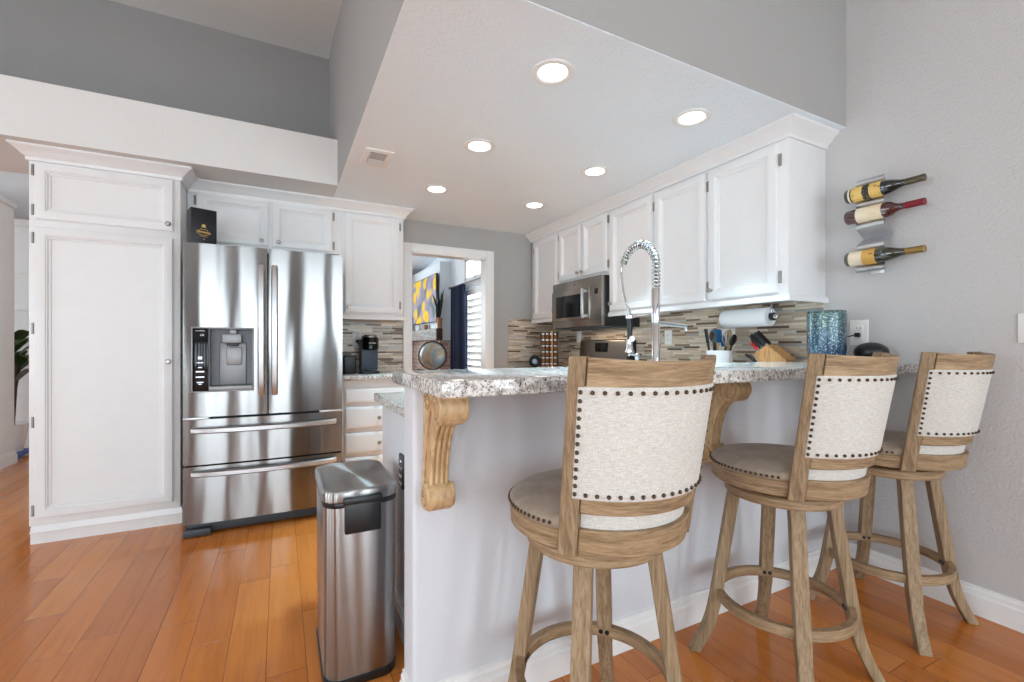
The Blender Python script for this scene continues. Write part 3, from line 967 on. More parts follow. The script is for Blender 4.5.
MB().box(X0, X1, -.016, .078, Z0, Z0 + .03, .006).build('drip_tray', 'disp', dl)
m = MB(); m.box(.21, .318, -.006, .06, 1.222, 1.282, .006); m.box(.25, .29, .01, .06, 1.28, 1.312, .006); m.build('ice_chute', 'disp', dl)
m = MB(); m.box(.235, .30, .0, .05, 1.205, 1.224, .004); m.build('chute_lip', 'black', dl)
MB().box(.232, .318, .018, .034, 1.08, 1.195, .005).build('paddle', 'disp', dl)
RT = (R(90), 0, 0)
text('LG', .016, 'brand_lettering', 'led', dl, (.105, -.0125, 1.272), RT)
text('LG INVERTER', .008, 'panel_lettering', 'led', dl, (.094, -.0125, 1.298), RT)
for z, wd, h in ((1.128, .022, .018), (1.098, .034, .005), (1.068, .02, .006), (1.042, .044, .009), (1.008, .044, .008), (.975, .036, .006), (.964, .018, .006)):
    MB().box(.094 - wd / 2, .094 + wd / 2, -.0125, -.011, z - h / 2, z + h / 2).build('panel_icon', 'led', dl)
# base grille and hinge caps
m = MB(); m.box(.02, .92, .05, .12, .012, .078, .004); m.build('base_grille', 'dark_grey', t)
for x0 in (.0, .78):
    MB().box(x0 + .004, x0 + .15, .0, .1, .004, .05, .008).build('foot_cover', 'dark_grey', t)
m = MB(); m.box(.003, .14, -.006, .08, .741, .7535, .002); m.build('mid_hinge', 'silver', t)
m = MB(); m.box(.79, .935, -.006, .08, .741, .7535, .002); m.build('mid_hinge', 'silver', t)
m = MB(); m.box(.02, .12, .03, .12, 1.836, 1.862, .006); m.build('hinge_cap', 'dark_grey', t)
m = MB(); m.box(.82, .92, .03, .12, 1.836, 1.862, .006); m.build('hinge_cap', 'dark_grey', t)

# navy gift box on the fridge
t = thing('gift_box', 'navy blue box with gold emblem standing on the refrigerator', 'box', (-.445, 3.60, 1.836), R(20))
MB().box(-.075, .07, 0, .12, 0, .275, .002).build('carton', 'navy_box', t)
m = MB()
def flat_tube(pts, r): m.tube([(x, -.0008, z) for x, z in pts], r, 6)
m.lathe([(0, 0), (.011, 0), (.011, .002), (0, .002)], 14, Matrix.Translation((-.005, 0, .142)) @ Matrix.Rotation(PI / 2, 4, 'X'))
flat_tube([(-.005 + .012 * math.cos(a), .128 + .008 * math.sin(a)) for a in [i * PI / 8 for i in range(9)]], .0016)
# flowing script line across a ribbon
flat_tube([(-.045 + .08 * i / 40, .103 - .006 * i / 40 + .006 * math.sin(i * 1.25)) for i in range(41)], .0022)
flat_tube([(-.045 + .08 * i / 20, .094 - .014 * math.sin(PI * i / 20) + .001 * i / 20) for i in range(21)], .0018)
flat_tube([(-.028, .076), (-.018, .072), (-.006, .074), (.006, .071), (.016, .073)], .0016)
flat_tube([(-.008, .05), (-.004, .062), (0, .05)], .0014)
flat_tube([(-.03, .112), (-.02, .12), (-.005, .118), (.012, .118), (.02, .108)], .0018)
m.bm.transform(Matrix.Translation((0, 0, .02)))
m.build('emblem', 'gold', t)

# ------------------------------------------------------------------ coffee maker, speaker, outlet on the left counter
t = thing('coffee_maker', 'slim black pod coffee maker on the short counter', 'coffee maker', (.70, 4.03, .965))
MB().box(-.075, .075, .0, .21, 0, .022, .008).build('drip_base', 'black', t)
rows = []
MB().box(-.072, .072, .075, .205, .02, .30, .012).build('water_tank', 'slate', t)
T = Matrix.Translation((.005, .075, 0))
MB().lathe([(0, .205), (.06, .205), (.072, .215), (.072, .305), (.066, .315), (0, .315)], 32, T).build('brew_head', 'black_gloss', t, 40)
MB().lathe([(0, .313), (.06, .313), (.058, .33), (.045, .338), (0, .34)], 32, T).build('lid_handle', 'nickel', t, 40)
MB().lathe([(0, .02), (.055, .02), (.055, .03), (.05, .034), (0, .034)], 28, T).build('cup_plate', 'dark_grey', t, 40)
text('KEURIG', .017, 'brand_lettering', 'nickel', t, (.012, .0015, .265), RT)
t = thing('speaker', 'small black cube speaker between refrigerator and coffee maker', 'speaker', (.53, 4.06, .965))
MB().box(-.052, .052, 0, .11, .004, .158, .012, 3).build('cabinet', 'black', t)
MB().box(-.045, .045, .008, .102, 0, .006, .002).build('base', 'dark_grey', t)
def outlet(label, loc, rz, w_=.08, h=.12, slots=True):
    t = thing('wall_outlet', label, 'outlet', loc, rz)
    MB().box(-w_ / 2, w_ / 2, -.007, -.0005, -h / 2, h / 2, .003).build('cover_plate', 'plate', t)
    MB().box(-w_ * .23, w_ * .23, -.0095, -.006, -h * .3, h * .3, .001).build('insert', 'plate', t)
    if slots:
        m = MB()
        for z in (h * .17, -h * .14):
            for x in (-.008, .008): m.box(x - .0013, x + .0013, -.0101, -.009, z - .004, z + .006)
            m.box(-.0022, .0022, -.0101, -.009, z - .013, z - .008)
        m.build('slots', 'black', t)
    return t
outlet('white outlet plate on the mosaic behind the coffee maker', (.62, FY - .01, 1.265), 0, .078, .12)
t = thing('power_plug', 'black plug and cord in the outlet behind the coffee maker', 'cord', (.62, FY - .02, 1.25))
MB().box(-.014, .014, -.03, .0, -.016, .012, .005).build('plug', 'black', t)
MB().tube([(0, -.03, -.01), (.012, -.035, -.035), (.03, -.03, -.07), (.05, -.025, -.12), (.065, -.02, -.2), (.07, -.02, -.275)], .006, 8).build('cord', 'black', t)

# ------------------------------------------------------------------ microwave and range
t = thing('microwave', 'stainless over-the-range microwave with vertical bar handle', 'microwave', (2.36, 3.735, 0), R(-90))
MW = .752
MB().box(0, MW, .03, WX - 2.36 - .012, 1.372, 1.795, .004).build('case', 'black', t)
MB().box(0, MW, 0, .032, 1.375, 1.795, .004).build('fascia', 'steel_h', t)
MB().box(.0, .60, -.012, .004, 1.435, 1.715, .004).build('door', 'steel_h', t)
MB().box(.075, .50, -.0145, -.01, 1.465, 1.665, .003).build('window', 'black_gloss', t)
m = MB(); m.box(.535, .56, -.058, -.042, 1.445, 1.70, .004)
for z in (1.465, 1.68): m.box(.538, .557, -.045, -.01, z - .012, z + .012, .003)
m.build('handle', 'silver', t)
MB().box(.655, .70, -.003, .002, 1.645, 1.69, .001).build('badge', 'black_gloss', t)
text('LG', .022, 'brand_lettering', 'dark_grey', t, (.36, -.0012, 1.758), RT)
m = MB(); m.box(.02, MW - .02, .02, .36, 1.362, 1.373, .003); m.build('grease_filter', 'dark_grey', t)
ml = area('range_lamp', (2.55, 3.35, 1.355), (0, 0, 0), .12, .3, 1.6, (1, .82, .6))
t = thing('range', 'stainless range with upright control backguard under the microwave', 'range', (2.13, 3.775, 0), R(-90))
RW = .75
MB().box(.004, RW, .0, WX - 2.13 - .012, .06, .935, .005).build('body', 'steel_h', t)
MB().box(.004, RW, -.01, WX - 2.13 - .1, .935, .955, .006).build('cooktop', 'black_gloss', t)
m = MB(); m.prism([(.555, .94), (.575, 1.255), (.60, 1.268), (.64, 1.268), (.64, .94)], .012, RW - .02); m.build('backguard', 'steel_h', t, 30, .004)
m = MB(); m.prism([(.553, .99), (.553, 1.24), (.60, 1.262), (.64, 1.25), (.64, .94), (.56, .94)], RW - .02, RW); m.build('backguard_end', 'black', t)
m = MB(); m.box(.27, .44, .560, .575, 1.15, 1.235, .002, mat=None); m.build('display', 'black_gloss', t)
m = MB(); m.panel(.03, RW - .03, .28, .80, 0, DRAWER); m.build('oven_door', 'steel_h', t)
m = MB(); m.tube([(.06, -.055, .76), (RW - .06, -.055, .76)], .012, 12); m.box(.08, .1, -.05, 0, .75, .77); m.box(RW - .1, RW - .08, -.05, 0, .75, .77); m.build('oven_handle', 'silver', t)
for k in range(4):
    r_ = (.08, .07, .07, .08)[k]; cx_, cy_ = ((.2, .16), (.55, .16), (.2, .4), (.55, .4))[k]
    MB().ringband(r_ - .004, r_, .955, .9565, 32, (cx_, cy_)).build('burner_ring', 'grey', t)

# ------------------------------------------------------------------ things at the far end of the counter
t = thing('spice_rack', 'revolving spice rack frame with turned centre pole in the far counter corner', 'rack', (2.47, 3.98, .96), R(-25))
MB().lathe([(0, 0), (.1, 0), (.1, .012), (.03, .018), (0, .018)], 32).build('turntable', 'mantel_wood', t)
m = MB()
for x in (-.088, .088):
    for y in (-.035, .02): m.box(x - .005, x + .005, y - .005, y + .005, .014, .39, .002)
m.box(-.085, .085, .022, .028, .016, .388)
for k in range(7): m.box(-.088, .088, -.036, .024, .019 + k * .061, .022 + k * .061)
m.build('frame', 'bronze', t)
MB().tube([(0.022, -.06, .0), (0.022, -.06, .40)], .006, 10).build('pole', 'brass', t)
MB().ball((0.022, -.06, .41), .010, 12).build('finial', 'brass', t)
jar0 = None
ca, sa = math.cos(R(-25)), math.sin(R(-25))
for row in range(6):
    for k, (dx, dy) in enumerate(((-.063, -.008), (-.021, -.008), (.021, -.008), (.063, -.008))):
        loc = (2.47 + dx * ca - dy * sa, 3.98 + dx * sa + dy * ca, .96 + .0225 + row * .061)
        if jar0 is None:
            jar0 = thing('spice_jar', 'small capped spice jar in the spice rack', 'jar', loc, 0, 'jars in the spice rack')
            MB().lathe([(0, 0), (.018, 0), (.0195, .004), (.0195, .032), (.016, .036), (0, .036)], 16).build('glass', 'spice', jar0)
            MB().lathe([(0, .035), (.0175, .035), (.0175, .047), (0, .047)], 16).build('lid', 'silver', jar0)
        else:
            dup(jar0, loc)
t = thing('table_clock', 'small black round-faced clock beside the spice rack', 'clock', (2.32, 4.02, .96), R(-30))
m = MB(); m.box(-.04, .04, -.02, .03, 0, .03, .006); m.build('stand', 'bronze', t)
MB().lathe([(0, -.03), (.055, -.03), (.06, -.024), (.06, .02), (.05, .03), (0, .03)], 28, Matrix.Translation((0, 0, .088)) @ Matrix.Rotation(PI / 2, 4, 'X')).build('case', 'black_gloss', t)
MB().lathe([(0, 0), (.026, 0), (.026, .003), (0, .003)], 24, Matrix.Translation((0, -.03, .088)) @ Matrix.Rotation(PI / 2, 4, 'X')).build('dial', 'grey', t)

# ------------------------------------------------------------------ faucet
t = thing('faucet', 'tall chrome spring-neck kitchen faucet behind the bar', 'faucet', (1.83, 1.845, .96))
MB().lathe([(0, 0), (.034, 0), (.034, .008), (.028, .014), (.0215, .02), (.0215, .36), (.019, .363), (.019, .37), (.0225, .373), (.0225, .555), (.018, .565), (0, .565)], 28).build('column', 'chrome', t, 40)
def arc(u):   # spring neck: up from the column and over towards the cooking side
    cy_, cz_, rr = .135, .68, .135
    L0 = .115
    tot = L0 + rr * R(145)
    s_ = u * tot
    if s_ < L0: return Vector((0, 0, .565 + s_))
    a = (s_ - L0) / rr
    return Vector((0, cy_ - rr * math.cos(a), cz_ + rr * math.sin(a) * 1.05))
pts = []
turns, per = 23, 12
for i in range(turns * per + 1):
    u = i / (turns * per)
    p = arc(u); d = (arc(min(1, u + .01)) - arc(max(0, u - .01))).normalized()
    a = d.cross(Vector((1, 0, 0))).normalized(); b = Vector((1, 0, 0))
    th = 2 * PI * i / per
    pts.append(p + (a * math.cos(th) + b * math.sin(th)) * .0215)
MB().tube(pts, .0042, 6).build('spring', 'chrome', t, 60)
end = arc(1)
hose = [arc(i / 20) for i in range(21)]
MB().tube(hose, .010, 8).build('inner_hose', 'grey', t, 60)
d = (arc(1) - arc(.97)).normalized()
MB().tube([end - d * .01, end + d * .03], .02, 14).build('neck_collar', 'nickel', t)
hp = [end + d * .03, end + d * .06 + Vector((0, 0, -.01)), Vector((0, .275, .62)), Vector((0, .25, .52)), Vector((0, .215, .46)), Vector((0, .208, .43))]
fine = []
for i in range(len(hp) - 1):
    for k in range(6):
        u = k / 6
        p0, p1, p2, p3 = hp[max(0, i - 1)], hp[i], hp[i + 1], hp[min(len(hp) - 1, i + 2)]
        fine.append(.5 * ((2 * p1) + (p2 - p0) * u + (2 * p0 - 5 * p1 + 4 * p2 - p3) * u * u + (3 * p1 - p0 - 3 * p2 + p3) * u ** 3))
fine.append(hp[-1])
MB().tube(fine, .008, 10).build('spray_hose', 'chrome', t, 60)
T = Matrix.Translation((0, .208, 0))
MB().lathe([(0, .28), (.014, .28), (.016, .30), (.016, .40), (.014, .43), (0, .435)], 18, T).build('spray_grip', 'black', t, 40)
MB().lathe([(0, .20), (.024, .20), (.026, .21), (.018, .235), (.017, .28), (0, .282)], 18, T).build('spray_head', 'chrome', t, 40)
MB().lathe([(0, 0), (.017, 0), (.017, .01), (0, .01)], 16, Matrix.Translation((0, .195, .285)) @ Matrix.Rotation(PI / 2, 4, 'X')).build('spray_button', 'plate', t, 40)
m = MB(); m.tube([(0, .02, .415), (0, .19, .415)], .007, 8); m.ringband(.017, .023, .405, .425, 20, (0, .208)); m.build('docking_arm', 'chrome', t, 40)
m = MB(); m.tube([(.015, 0, .368), (.21, 0.0, .358), (.225, 0, .352), (.228, 0, .33)], [.013, .012, .012, .011], 12); m.build('pot_spout', 'chrome', t, 40)
m = MB(); m.tube([(0, -.02, .06), (0, -.075, .075)], .008, 10); m.build('lever', 'chrome', t, 40)
t = thing('soap_dispenser', 'small chrome soap dispenser pump beside the faucet', 'dispenser', (1.80, 1.96, .96))
MB().lathe([(0, 0), (.02, 0), (.02, .006), (.011, .012), (.011, .17), (.014, .175), (.014, .2), (0, .202)], 18).build('pump', 'chrome', t, 40)
MB().tube([(0, 0, .19), (.0, .06, .196), (0, .07, .188)], .006, 8).build('nozzle', 'chrome', t, 40)

# switch plates on the range-wall mosaic
def side_plate(nm, label, y, z, w_, h, slots):
    o = outlet(label, (WX - .01, y, z), R(-90), w_, h, slots)
    o.name = nm
    return o
side_plate('wall_outlet', 'white outlet plate on the mosaic right of the faucet column', 2.66, 1.272, .075, .115, True)
side_plate('wall_outlet', 'white outlet plate on the mosaic behind the utensil crock', 2.12, 1.265, .12, .12, True)
side_plate('wall_switch', 'white switch plate on the mosaic beside the range backguard', 3.88, 1.30, .075, .12, False)

# ------------------------------------------------------------------ paper towel under the cabinet
t = thing('paper_towel_roll', 'white paper towel roll hung under the upper cabinets', 'paper towel', (2.60, 1.70, 1.378))
TY = Matrix.Rotation(-PI / 2, 4, 'X')
mb = MB(); mb.lathe([(.02, 0), (.056, 0), (.0565, .004), (.0565, .306), (.056, .31), (.02, .31), (.02, 0)], 36, TY); mb.build('roll', 'paper', t, 40)
t = thing('paper_towel_holder', 'chrome and black bar holding the paper towel roll', 'holder', (2.60, 1.66, 1.378))
m = MB(); m.tube([(0, 0, 0), (0, .37, 0)], .009, 12); m.build('bar', 'chrome', t)
m = MB(); m.lathe([(0, -.004), (.024, -.004), (.024, .012), (0, .012)], 20, TY @ Matrix.Translation((0, 0, .02))); m.build('end_cap', 'black', t)
m = MB(); m.lathe([(0, -.012), (.014, -.012), (.016, -.006), (.016, .012), (0, .012)], 18, TY); m.build('end_knob', 'chrome', t)
m = MB(); m.box(-.006, .006, .358, .37, -.01, .075, .002); m.box(-.006, .006, .026, .036, -.0, .075, .002); m.build('bracket', 'chrome', t)

# ------------------------------------------------------------------ crock of utensils
CX, CY = 2.56, 2.02
t = thing('utensil_crock', 'white ceramic utensil crock behind the bar top', 'crock', (CX, CY, .96))
MB().lathe([(0, 0), (.07, 0), (.078, .008), (.08, .03), (.08, .20), (.082, .212), (.078, .214), (.072, .205), (.071, .02), (0, .016)], 36).build('pot', 'ceramic', t, 40)
def utensil(name, label, dx, dy, tilt, az, hl, hmat, head):
    t = thing(name, label, 'utensil', (CX + dx, CY + dy, .985), 0, 'utensils in the white crock')
    D = Vector((math.sin(tilt) * math.cos(az), math.sin(tilt) * math.sin(az), math.cos(tilt)))
    MB().tube([D * 0, D * hl], [.006, .007], 10).build('handle', hmat, t)
    Q = D.to_track_quat('Z', 'Y').to_matrix().to_4x4()
    T = Matrix.Translation(D * hl) @ Q
    kind, mat = head
    m = MB()
    if kind == 'spatula': m.box(-.032, .032, -.004, .004, -.01, .085, .0035)
    elif kind == 'spoon': m.ball((0, 0, .03), .03, 16, (1, .35, 1.35))
    elif kind == 'whisk':
        for k in range(6):
            a = k * PI / 6
            m.tube([(.026 * math.sin(PI * i / 12) * math.cos(a) , .026 * math.sin(PI * i / 12) * math.sin(a), .1 * i / 12) for i in range(13)], .0016, 5)
    elif kind == 'mitt':
        m.box(-.038, .038, -.011, .011, -.03, .06, .01); m.box(-.06, -.03, -.01, .01, -.055, .02, .01)
    elif kind == 'ladle':
        m.lathe([(0, -.03), (.02, -.025), (.034, 0), (.036, .008), (.03, 0), (0, -.022)], 20, Matrix.Translation((.03, 0, .01)) @ Matrix.Rotation(R(70), 4, 'Y'))
    m.bm.transform(T)
    m.build('head', mat, t, 40)
    return t
utensil('spatula', 'black slotted spatula standing in the white crock', -.02, .03, .14, R(115), .25, 'black', ('spatula', 'black'))
utensil('turner', 'red spatula leaning at the far side of the white crock', .024, .032, .09, R(70), .27, 'black', ('spoon', 'red'))
utensil('serving_spoon', 'large black spoon leaning left in the white crock', -.04, -.008, .1, R(180), .25, 'black', ('spoon', 'black'))
utensil('silicone_spatula', 'bright blue silicone spatula in the white crock', .0, -.005, .1, R(80), .27, 'utensil_wood', ('mitt', 'blue'))
utensil('wooden_spoon', 'pale wooden spoon in the middle of the white crock', .038, -.012, .1, R(-30), .26, 'utensil_wood', ('spoon', 'utensil_wood'))
utensil('ladle', 'black ladle hanging over the near side of the white crock', .046, .015, .33, R(-95), .24, 'black', ('spoon', 'black'))
utensil('kitchen_tongs', 'steel whisk with dark handle in the white crock', -.01, -.036, .1, R(-95), .22, 'black', ('whisk', 'nickel')).name = 'whisk'

# ------------------------------------------------------------------ knife block (leans towards the range) with knives
KBx, KBy = 2.66, 1.73
t = thing('knife_block', 'slanted beech knife block behind the bar top', 'knife block', (KBx, KBy, .96))
m = MB()
m.prism([(.03, 0), (.028, .114), (.078, .196), (-.005, .252), (-.118, .165), (-.118, 0)], -.055, .055)
m.build('block', 'block_wood', t, 30, .004)
ax = Vector((0, .72, .70))       # direction the handles point
kn = Vector((0, .80, -.60))
specs = [(-.03, .016, 'black', .105), (.012, .016, 'black', .12), (-.03, .045, 'black', .11), (.012, .045, 'black', .115), (-.03, .074, 'red', .07), (.012, .074, 'black', .10)]
for i, (dx, s_, mt, L_) in enumerate(specs):
    p = Vector((KBx + dx, KBy - .005, .96 + .252)) + Vector((0, .083, -.056)).normalized() * s_
    lab = ('red-handled knife in the slanted knife block' if mt == 'red' else 'black-handled knife with steel bolster in the slanted knife block')
    k = thing('paring_knife' if mt == 'red' else 'kitchen_knife', lab, 'knife', p, 0, None if mt == 'red' else 'black-handled knives in the knife block')
    Q = ax.to_track_quat('Z', 'Y').to_matrix().to_4x4()
    q = MB().box(-.008, .008, -.012, .012, .012, L_ + .012, .005); q.bm.transform(Q); q.build('handle', mt, k)
    q = MB().box(-.0075, .0075, -.011, .011, 0, .014, .002); q.bm.transform(Q); q.build('bolster', 'chrome', k)
    q = MB().box(-.001, .001, -.009, .009, -.07, .002); q.bm.transform(Q); q.build('blade', 'chrome', k)
    q = MB().box(-.0083, .0083, -.004, .004, L_ + .004, L_ + .0135, .001); q.bm.transform(Q); q.build('pommel', 'chrome', k)
t = thing('kitchen_scissors', 'black-handled kitchen scissors in the side slot of the knife block', 'scissors', (KBx - .02, KBy + .085, 1.115))
m = MB()
for s_ in (-1, 1): m.tube([(s_ * .008, 0, -.02), (s_ * .012, .03, .012), (s_ * .02, .055, .03), (s_ * .006, .075, .035), (s_ * .004, .04, .012)], .005, 8)
m.build('handles', 'black', t)
MB().box(-.004, .004, -.03, .005, -.03, -.012, .001).build('blades', 'chrome', t)

# ------------------------------------------------------------------ things on the bar top
t = thing('vase', 'mottled blue glass cylinder vase on the bar top', 'vase', (2.52, 1.345, 1.115))
MB().lathe([(0, 0), (.045, 0), (.068, .01), (.081, .035), (.086, .07), (.087, .25), (.0855, .266), (.083, .268), (.08, .265), (.08, .04), (.06, .015), (0, .012)], 48).build('glass', 'vase', t, 60)
t = thing('smart_speaker', 'black rounded smart speaker on the bar top below the outlet', 'speaker', (2.672, 1.215, 1.115))
m = MB(); m.ball((0, 0, .056), .073, 32, (1, 1, .70)); m.build('fabric_body', 'black', t, 60)
MB().lathe([(0, 0), (.05, 0), (.056, .008), (.05, .014), (0, .014)], 28).build('foot', 'dark_grey', t)
outlet('white outlet plate on the grey wall above the smart speaker', (WX, 1.32, 1.275), R(-90), .088, .135)
t = thing('power_plug', 'thin dark cord from the wall outlet to the smart speaker', 'cord', (WX - .012, 1.32, 1.262))
MB().box(-.02, .0, -.012, .012, -.012, .012, .004).build('plug', 'black', t)
MB().tube([(-.02, .01, 0), (-.035, .045, -.012), (-.05, .06, -.05), (-.07, .055, -.1), (-.085, .03, -.12), (-.09, -.03, -.125)], .0035, 8).build('cord', 'dark_grey', t)
t = thing('wall_switch', 'white switch plate at the right edge of the grey wall', 'switch', (WX, .672, 1.277), R(-90))
MB().box(-.058, .058, -.007, -.0005, -.0625, .0625, .003).build('cover_plate', 'plate', t)
MB().box(-.017, .017, -.011, -.006, -.035, .035, .002).build('rocker', 'plate', t)

# ------------------------------------------------------------------ wine rack and bottles
RYc = 1.232
t = thing('wine_rack', 'wavy satin silver wall wine rack with four cradles', 'wine rack', (WX, RYc, 0))
zs_b = [1.995, 1.882, 1.77, 1.66]
rows_f, n = [], 110
zt, zb = 2.068, 1.588
def wav(z):
    ph = (z - 1.995) / .1117 * 2 * PI
    return .012 + .080 * ((1 - math.cos(ph)) / 2) ** .62
m = MB()
rows = []
for i in range(n + 1):
    z = zb + (zt - zb) * i / n
    x = wav(z)
    rows.append([(-x, -.062, z), (-x, .062, z), (-x + .003, .062, z), (-x + .003, -.062, z)])
m.grid(rows, False, True, True); m.build('wavy_band', 'silver', t, 60)
m = MB()
for z in (2.05, 1.605): m.tube([(0, 0, z), (-wav(z) + .002, 0, z)], .008, 10)
m.box(-.012, 0, -.03, .03, 1.58, 2.075, .002); m.build('wall_strip', 'silver', t)
def bottle(label, z, glass, foil, labels, shoulder):
    t = thing('wine_bottle', label, 'bottle', (WX - .094, 1.335, z), 0, 'wine bottles in the wall rack')
    t.rotation_euler = (R(90), 0, 0)           # axis runs along -Y
    r = .0375
    if shoulder == 'burgundy':
        prof = [(0, .004), (.03, 0), (r - .002, .003), (r, .012), (r, .165), (.034, .19), (.026, .215), (.018, .24), (.0155, .26), (.0152, .318), (0, .319)]
    else:
        prof = [(0, .004), (.03, 0), (r - .002, .003), (r, .012), (r, .185), (.034, .2), (.023, .216), (.0165, .23), (.015, .245), (.0148, .318), (0, .319)]
    MB().lathe(prof, 36).build('glass_body', glass, t, 60)
    MB().lathe([(.0155, .255), (.0165, .256), (.0162, .318), (.017, .32), (.017, .328), (.015, .330), (0, .330)], 28).build('capsule', foil, t, 40)
    for (z0, z1, mt, nm) in labels:
        MB().lathe([(r + .0002, z0), (r + .0009, z0), (r + .0009, z1), (r + .0002, z1), (r + .0002, z0)], 40).build(nm, mt, t, 40)
    return t
bottle('dark wine bottle with gold and black label, topmost in the wall rack', 1.995, 'bottle_dark', 'foil_brown', [(.035, .085, 'label_gold', 'label_band'), (.085, .115, 'label_black', 'label_band'), (.115, .165, 'label_gold', 'label_band'), (.02, .028, 'label_cream_plain', 'label_band')], 'burgundy')
bottle('red wine bottle with cream label and red capsule in the wall rack', 1.882, 'bottle_red', 'foil_red', [(.055, .105, 'label_cream_plain', 'label_band'), (.105, .168, 'label_cream', 'label_band')], 'bordeaux')
bottle('olive wine bottle with cream and gold label, lowest in the wall rack', 1.66, 'bottle_green', 'foil_gold', [(.022, .082, 'label_cream_plain', 'label_band'), (.082, .14, 'label_amber', 'label_band')], 'burgundy')

# ------------------------------------------------------------------ recessed lights and ceiling vent
def downlight(label, x, y):
    t = thing('recessed_light', label, 'ceiling light', (x, y, CZ), 0, 'recessed lights in the kitchen ceiling')
    MB().lathe([(.062, -.001), (.095, -.001), (.095, -.005), (.085, -.009), (.066, -.006), (.062, -.001)], 40).build('trim_ring', 'plate', t, 50)
    MB().lathe([(0, -.002), (.064, -.002), (.064, -.0045), (0, -.0045)], 36).build('diffuser', 'lamp', t)
    l = bpy.data.lights.new('downlight_lamp', 'AREA'); l.shape = 'DISK'; l.size = .12; l.energy = 9.6; l.spread = R(64); l.color = (.62, .90, 1.05)
    o = bpy.data.objects.new('downlight_lamp', l); COL.objects.link(o); o.parent = t; o.location = (0, 0, -.012)
    return t
for x, side in ((1.07, 'on the doorway side'), (1.935, 'on the cabinet side')):
    for y, row in ((1.694, 'recessed ceiling light nearest the bar, '), (2.519, 'recessed ceiling light of the middle pair, '), (3.356, 'recessed ceiling light farthest back, ')):
        downlight(row + side, x, y)
t = thing('air_vent', 'white louvred air vent in the kitchen ceiling', 'vent', (.55, 2.97, CZ))
m = MB(); m.box(-.085, .085, -.13, .13, -.009, -.001, .003)
m.build('vent_frame', 'plate', t)
MB().box(-.052, .052, -.085, .085, -.0105, -.008).build('duct_opening', 'dark_grey', t)
m = MB()
for k in range(8): m.box(-.05 + k * .0133, -.044 + k * .0133, -.08, .0, -.014, -.009)
for k in range(5): m.box(-.05, .05, .012 + k * .017, .02 + k * .017, -.014, -.009)
m.build('louvers', 'plate', t)

# ------------------------------------------------------------------ beyond the doorway: family room
t = thing('fireplace', 'pale brick chimney breast with plastered upper part, below the mantel and television', 'fireplace', (FX - .001, 8.6, 0))
MB().box(-.2, 0, -.95, 1.2, 0, 1.31).build('brick_front', 'brick', t)
MB().box(-.2, 0, -.95, 1.2, 1.31, 2.70).build('plaster_front', 'ceil', t)
MB().box(-.205, -.19, -.35, .5, 0.02, .75).build('firebox', 'black', t)
t = thing('mantel_shelf', 'thick rustic mantel beam with whitewashed face under the television', 'mantel', (2.38, 8.5, 1.31))
MB().box(.012, .118, -1.0, 1.2, 0, .205, .008).build('beam', 'mantel_wood', t)
MB().box(0, .012, -1.0, 1.2, .003, .202, .004).build('beam_face', 'mantel_pale', t)
t = thing('television', 'wall television showing yellow flowers, seen through the doorway', 'tv', (2.43, 8.41, 2.06))
MB().box(.0, .04, -.75, .75, -.425, .43, .008).build('case', 'black', t)
MB().box(-.004, .002, -.735, .735, -.41, .415).build('screen', 'screen', t)
MB().box(.038, .066, -.2, .2, -.15, .15).build('wall_bracket', 'black', t)
t = thing('globe', 'antique-style world globe in a dark ring stand in front of the brick chimney', 'globe', (2.18, 7.05, 0))
MB().ball((0, 0, 1.055), .205, 36).build('sphere', 'globe', t, 60)
m = MB()
pts = [(.95 * .222 * math.cos(a), -.3 * .222 * math.cos(a), 1.055 + .222 * math.sin(a)) for a in [2 * PI * i / 48 for i in range(49)]]
m.tube(pts, .012, 8); m.build('meridian_ring', 'bronze', t)
MB().lathe([(0, .03), (.17, .03), (.17, .06), (.05, .09), (.03, .2), (.028, .6), (.045, .66), (.03, .72), (.03, .80), (.05, .835), (0, .84)], 24).build('pedestal', 'mantel_wood', t)
for k in range(3):
    a = k * 2 * PI / 3 + .5
    MB().tube([(.1 * math.cos(a), .1 * math.sin(a), .05), (.2 * math.cos(a), .2 * math.sin(a), .03), (.24 * math.cos(a), .24 * math.sin(a), 0.012)], [.02, .018, .012], 10).build('leg', 'mantel_wood', t)
# things on the mantel
t = thing('potted_plant', 'dark spiky plant in a terracotta pot on the near end of the mantel', 'plant', (2.46, 7.555, 1.516))
MB().lathe([(0, 0), (.04, 0), (.05, .16), (.053, .18), (.045, .18), (0, .16)], 20).build('pot', 'terracotta', t)
m = MB()
for k in range(16):
    a = random.random() * 2 * PI; ln = .35 + .3 * random.random(); tl = .05 + .22 * random.random()
    p = [Vector((math.cos(a) * s_ * ln * math.sin(tl) * (1 + s_ * .4), math.sin(a) * s_ * ln * math.sin(tl) * (1 + s_ * .4), .15 + s_ * ln * math.cos(tl) * (1.1 - .2 * s_))) for s_ in (0, .25, .5, .75, 1)]
    m.tube(p, [.012, .022, .02, .012, .002], 4)
m.build('leaves', 'leaf_dark', t, 60)
for k, (y_, h_, r_, mt, nm, lb) in enumerate(((8.75, .1, .04, 'ceramic', 'candle_jar', 'white candle jar on the mantel under the television'), (9.35, .3, .045, 'jar_glass', 'glass_vase', 'clear brownish glass vase at the far end of the mantel'), (8.3, .09, .045, 'terracotta', 'small_bowl', 'small tan bowl on the mantel under the television'))):
    t = thing(nm, lb, 'decor', (2.44, y_, 1.516))
    MB().lathe([(0, 0), (r_ * .8, 0), (r_, h_ * .3), (r_ * .9, h_), (r_ * .8, h_), (r_ * .85, h_ * .3), (0, .02)], 20).build('vessel', mt, t)
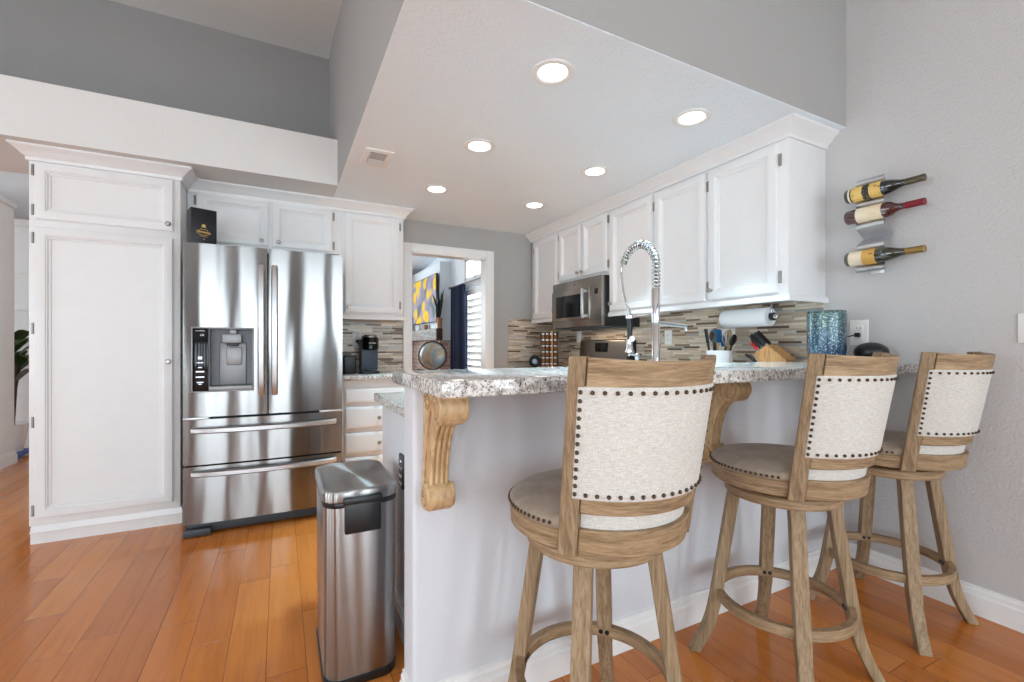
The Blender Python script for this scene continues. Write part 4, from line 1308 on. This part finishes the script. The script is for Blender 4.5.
# curtain, rod
t = thing('curtain', 'navy blue curtain panel beside the shuttered door', 'curtain', (2.62, 7.12, 0))
rows = []
for i in range(49):
    y_ = -.34 + .62 * i / 48
    rows.append([(-.035 * math.sin(i * 2 * PI / 8) - .01 * math.sin(i * .9) + .01 * (z < .5), y_ * (1 + .12 * (1 - z / 2.3)), z) for z in (.02, .5, 1.2, 1.9, 2.2)])
rows2 = [[(p[0] + .006, p[1], p[2]) for p in r_] for r_ in reversed(rows)]
MB().grid(rows + rows2, True, False, False).build('fabric', 'curtain', t, 60)
t = thing('curtain_rod', 'thin dark curtain rod above the shuttered door', 'rod', (2.62, 6.75, 2.21))
m = MB(); m.tube([(0, -.75, 0), (0, .72, 0)], .011, 10); m.ball((0, .73, 0), .02, 12); m.build('rod', 'bronze', t)
m = MB(); m.tube([(0, .69, 0), (.079, .69, 0)], .008, 8); m.tube([(0, -.7, 0), (.079, -.7, 0)], .008, 8); m.build('bracket', 'bronze', t)
# french door with shutters
m = MB()
m.box(FX + .01, FX + .06, 6.16, 6.25, 0.01, 2.12); m.box(FX + .01, FX + .06, 6.87, 6.96, .01, 2.12)
m.box(FX + .01, FX + .06, 6.25, 6.87, .01, .3); m.box(FX + .01, FX + .06, 6.25, 6.87, 2.02, 2.12)
d = struct(m.build('door_1', 'trim'))
m = MB()
z = .34
while z < 2.0:
    T = Matrix.Translation((FX + .035, 0, z)) @ Matrix.Rotation(R(58), 4, 'Y')
    m.box(-.05, .05, 6.255, 6.865, -.005, .005, 0, mat=T)
    z += .105
sh = m.build('shutter_louvers', 'plate', d)

# ------------------------------------------------------------------ hall at the left: plant behind the pantry
t = thing('potted_plant', 'broad-leaved green plant in a white pot, seen left of the pantry', 'plant', (-2.62, 6.86, .06))
MB().lathe([(0, 0), (.11, 0), (.15, .25), (.155, .3), (.14, .3), (0, .26)], 24).build('pot', 'ceramic', t)
m = MB()
for k in range(4): m.tube([(.03 * math.cos(k * 1.6), .03 * math.sin(k * 1.6), .26), (.05 * math.cos(k * 1.6), .05 * math.sin(k * 1.6), .7), (.09 * math.cos(k * 1.6), .09 * math.sin(k * 1.6), 1.0)], .02, 8)
m.build('stems', 'stem', t)
m = MB()
for k in range(14):
    a = k * 2.4; ln = .24 + .06 * random.random(); z0 = .74 + .032 * k
    rows = []
    for i in range(9):
        u = i / 8
        w_ = .13 * math.sin(PI * min(1, u * .96 + .04)) ** .7
        c = Vector((math.cos(a) * (.04 + u * ln), math.sin(a) * (.04 + u * ln), z0 + .22 * math.sin(u * 2.1) - .12 * u * u))
        s_ = Vector((-math.sin(a), math.cos(a), 0))
        rows.append([c - s_ * w_, c + Vector((0, 0, -.02)), c + s_ * w_, c + Vector((0, 0, -.028))])
    m.grid(rows, False, True, True)
m.build('leaves', 'leaf', t, 60)
t = thing('plant_stand', 'low blue stand under the white plant pot', 'stand', (-2.62, 6.86, 0))
MB().box(-.17, .17, -.17, .17, .03, .058, .006).build('top', 'blue_cloth', t)
for sx in (-1, 1):
    for sy in (-1, 1): MB().box(sx * .14 - .015, sx * .14 + .015, sy * .14 - .015, sy * .14 + .015, 0, .03).build('leg', 'blue_cloth', t)
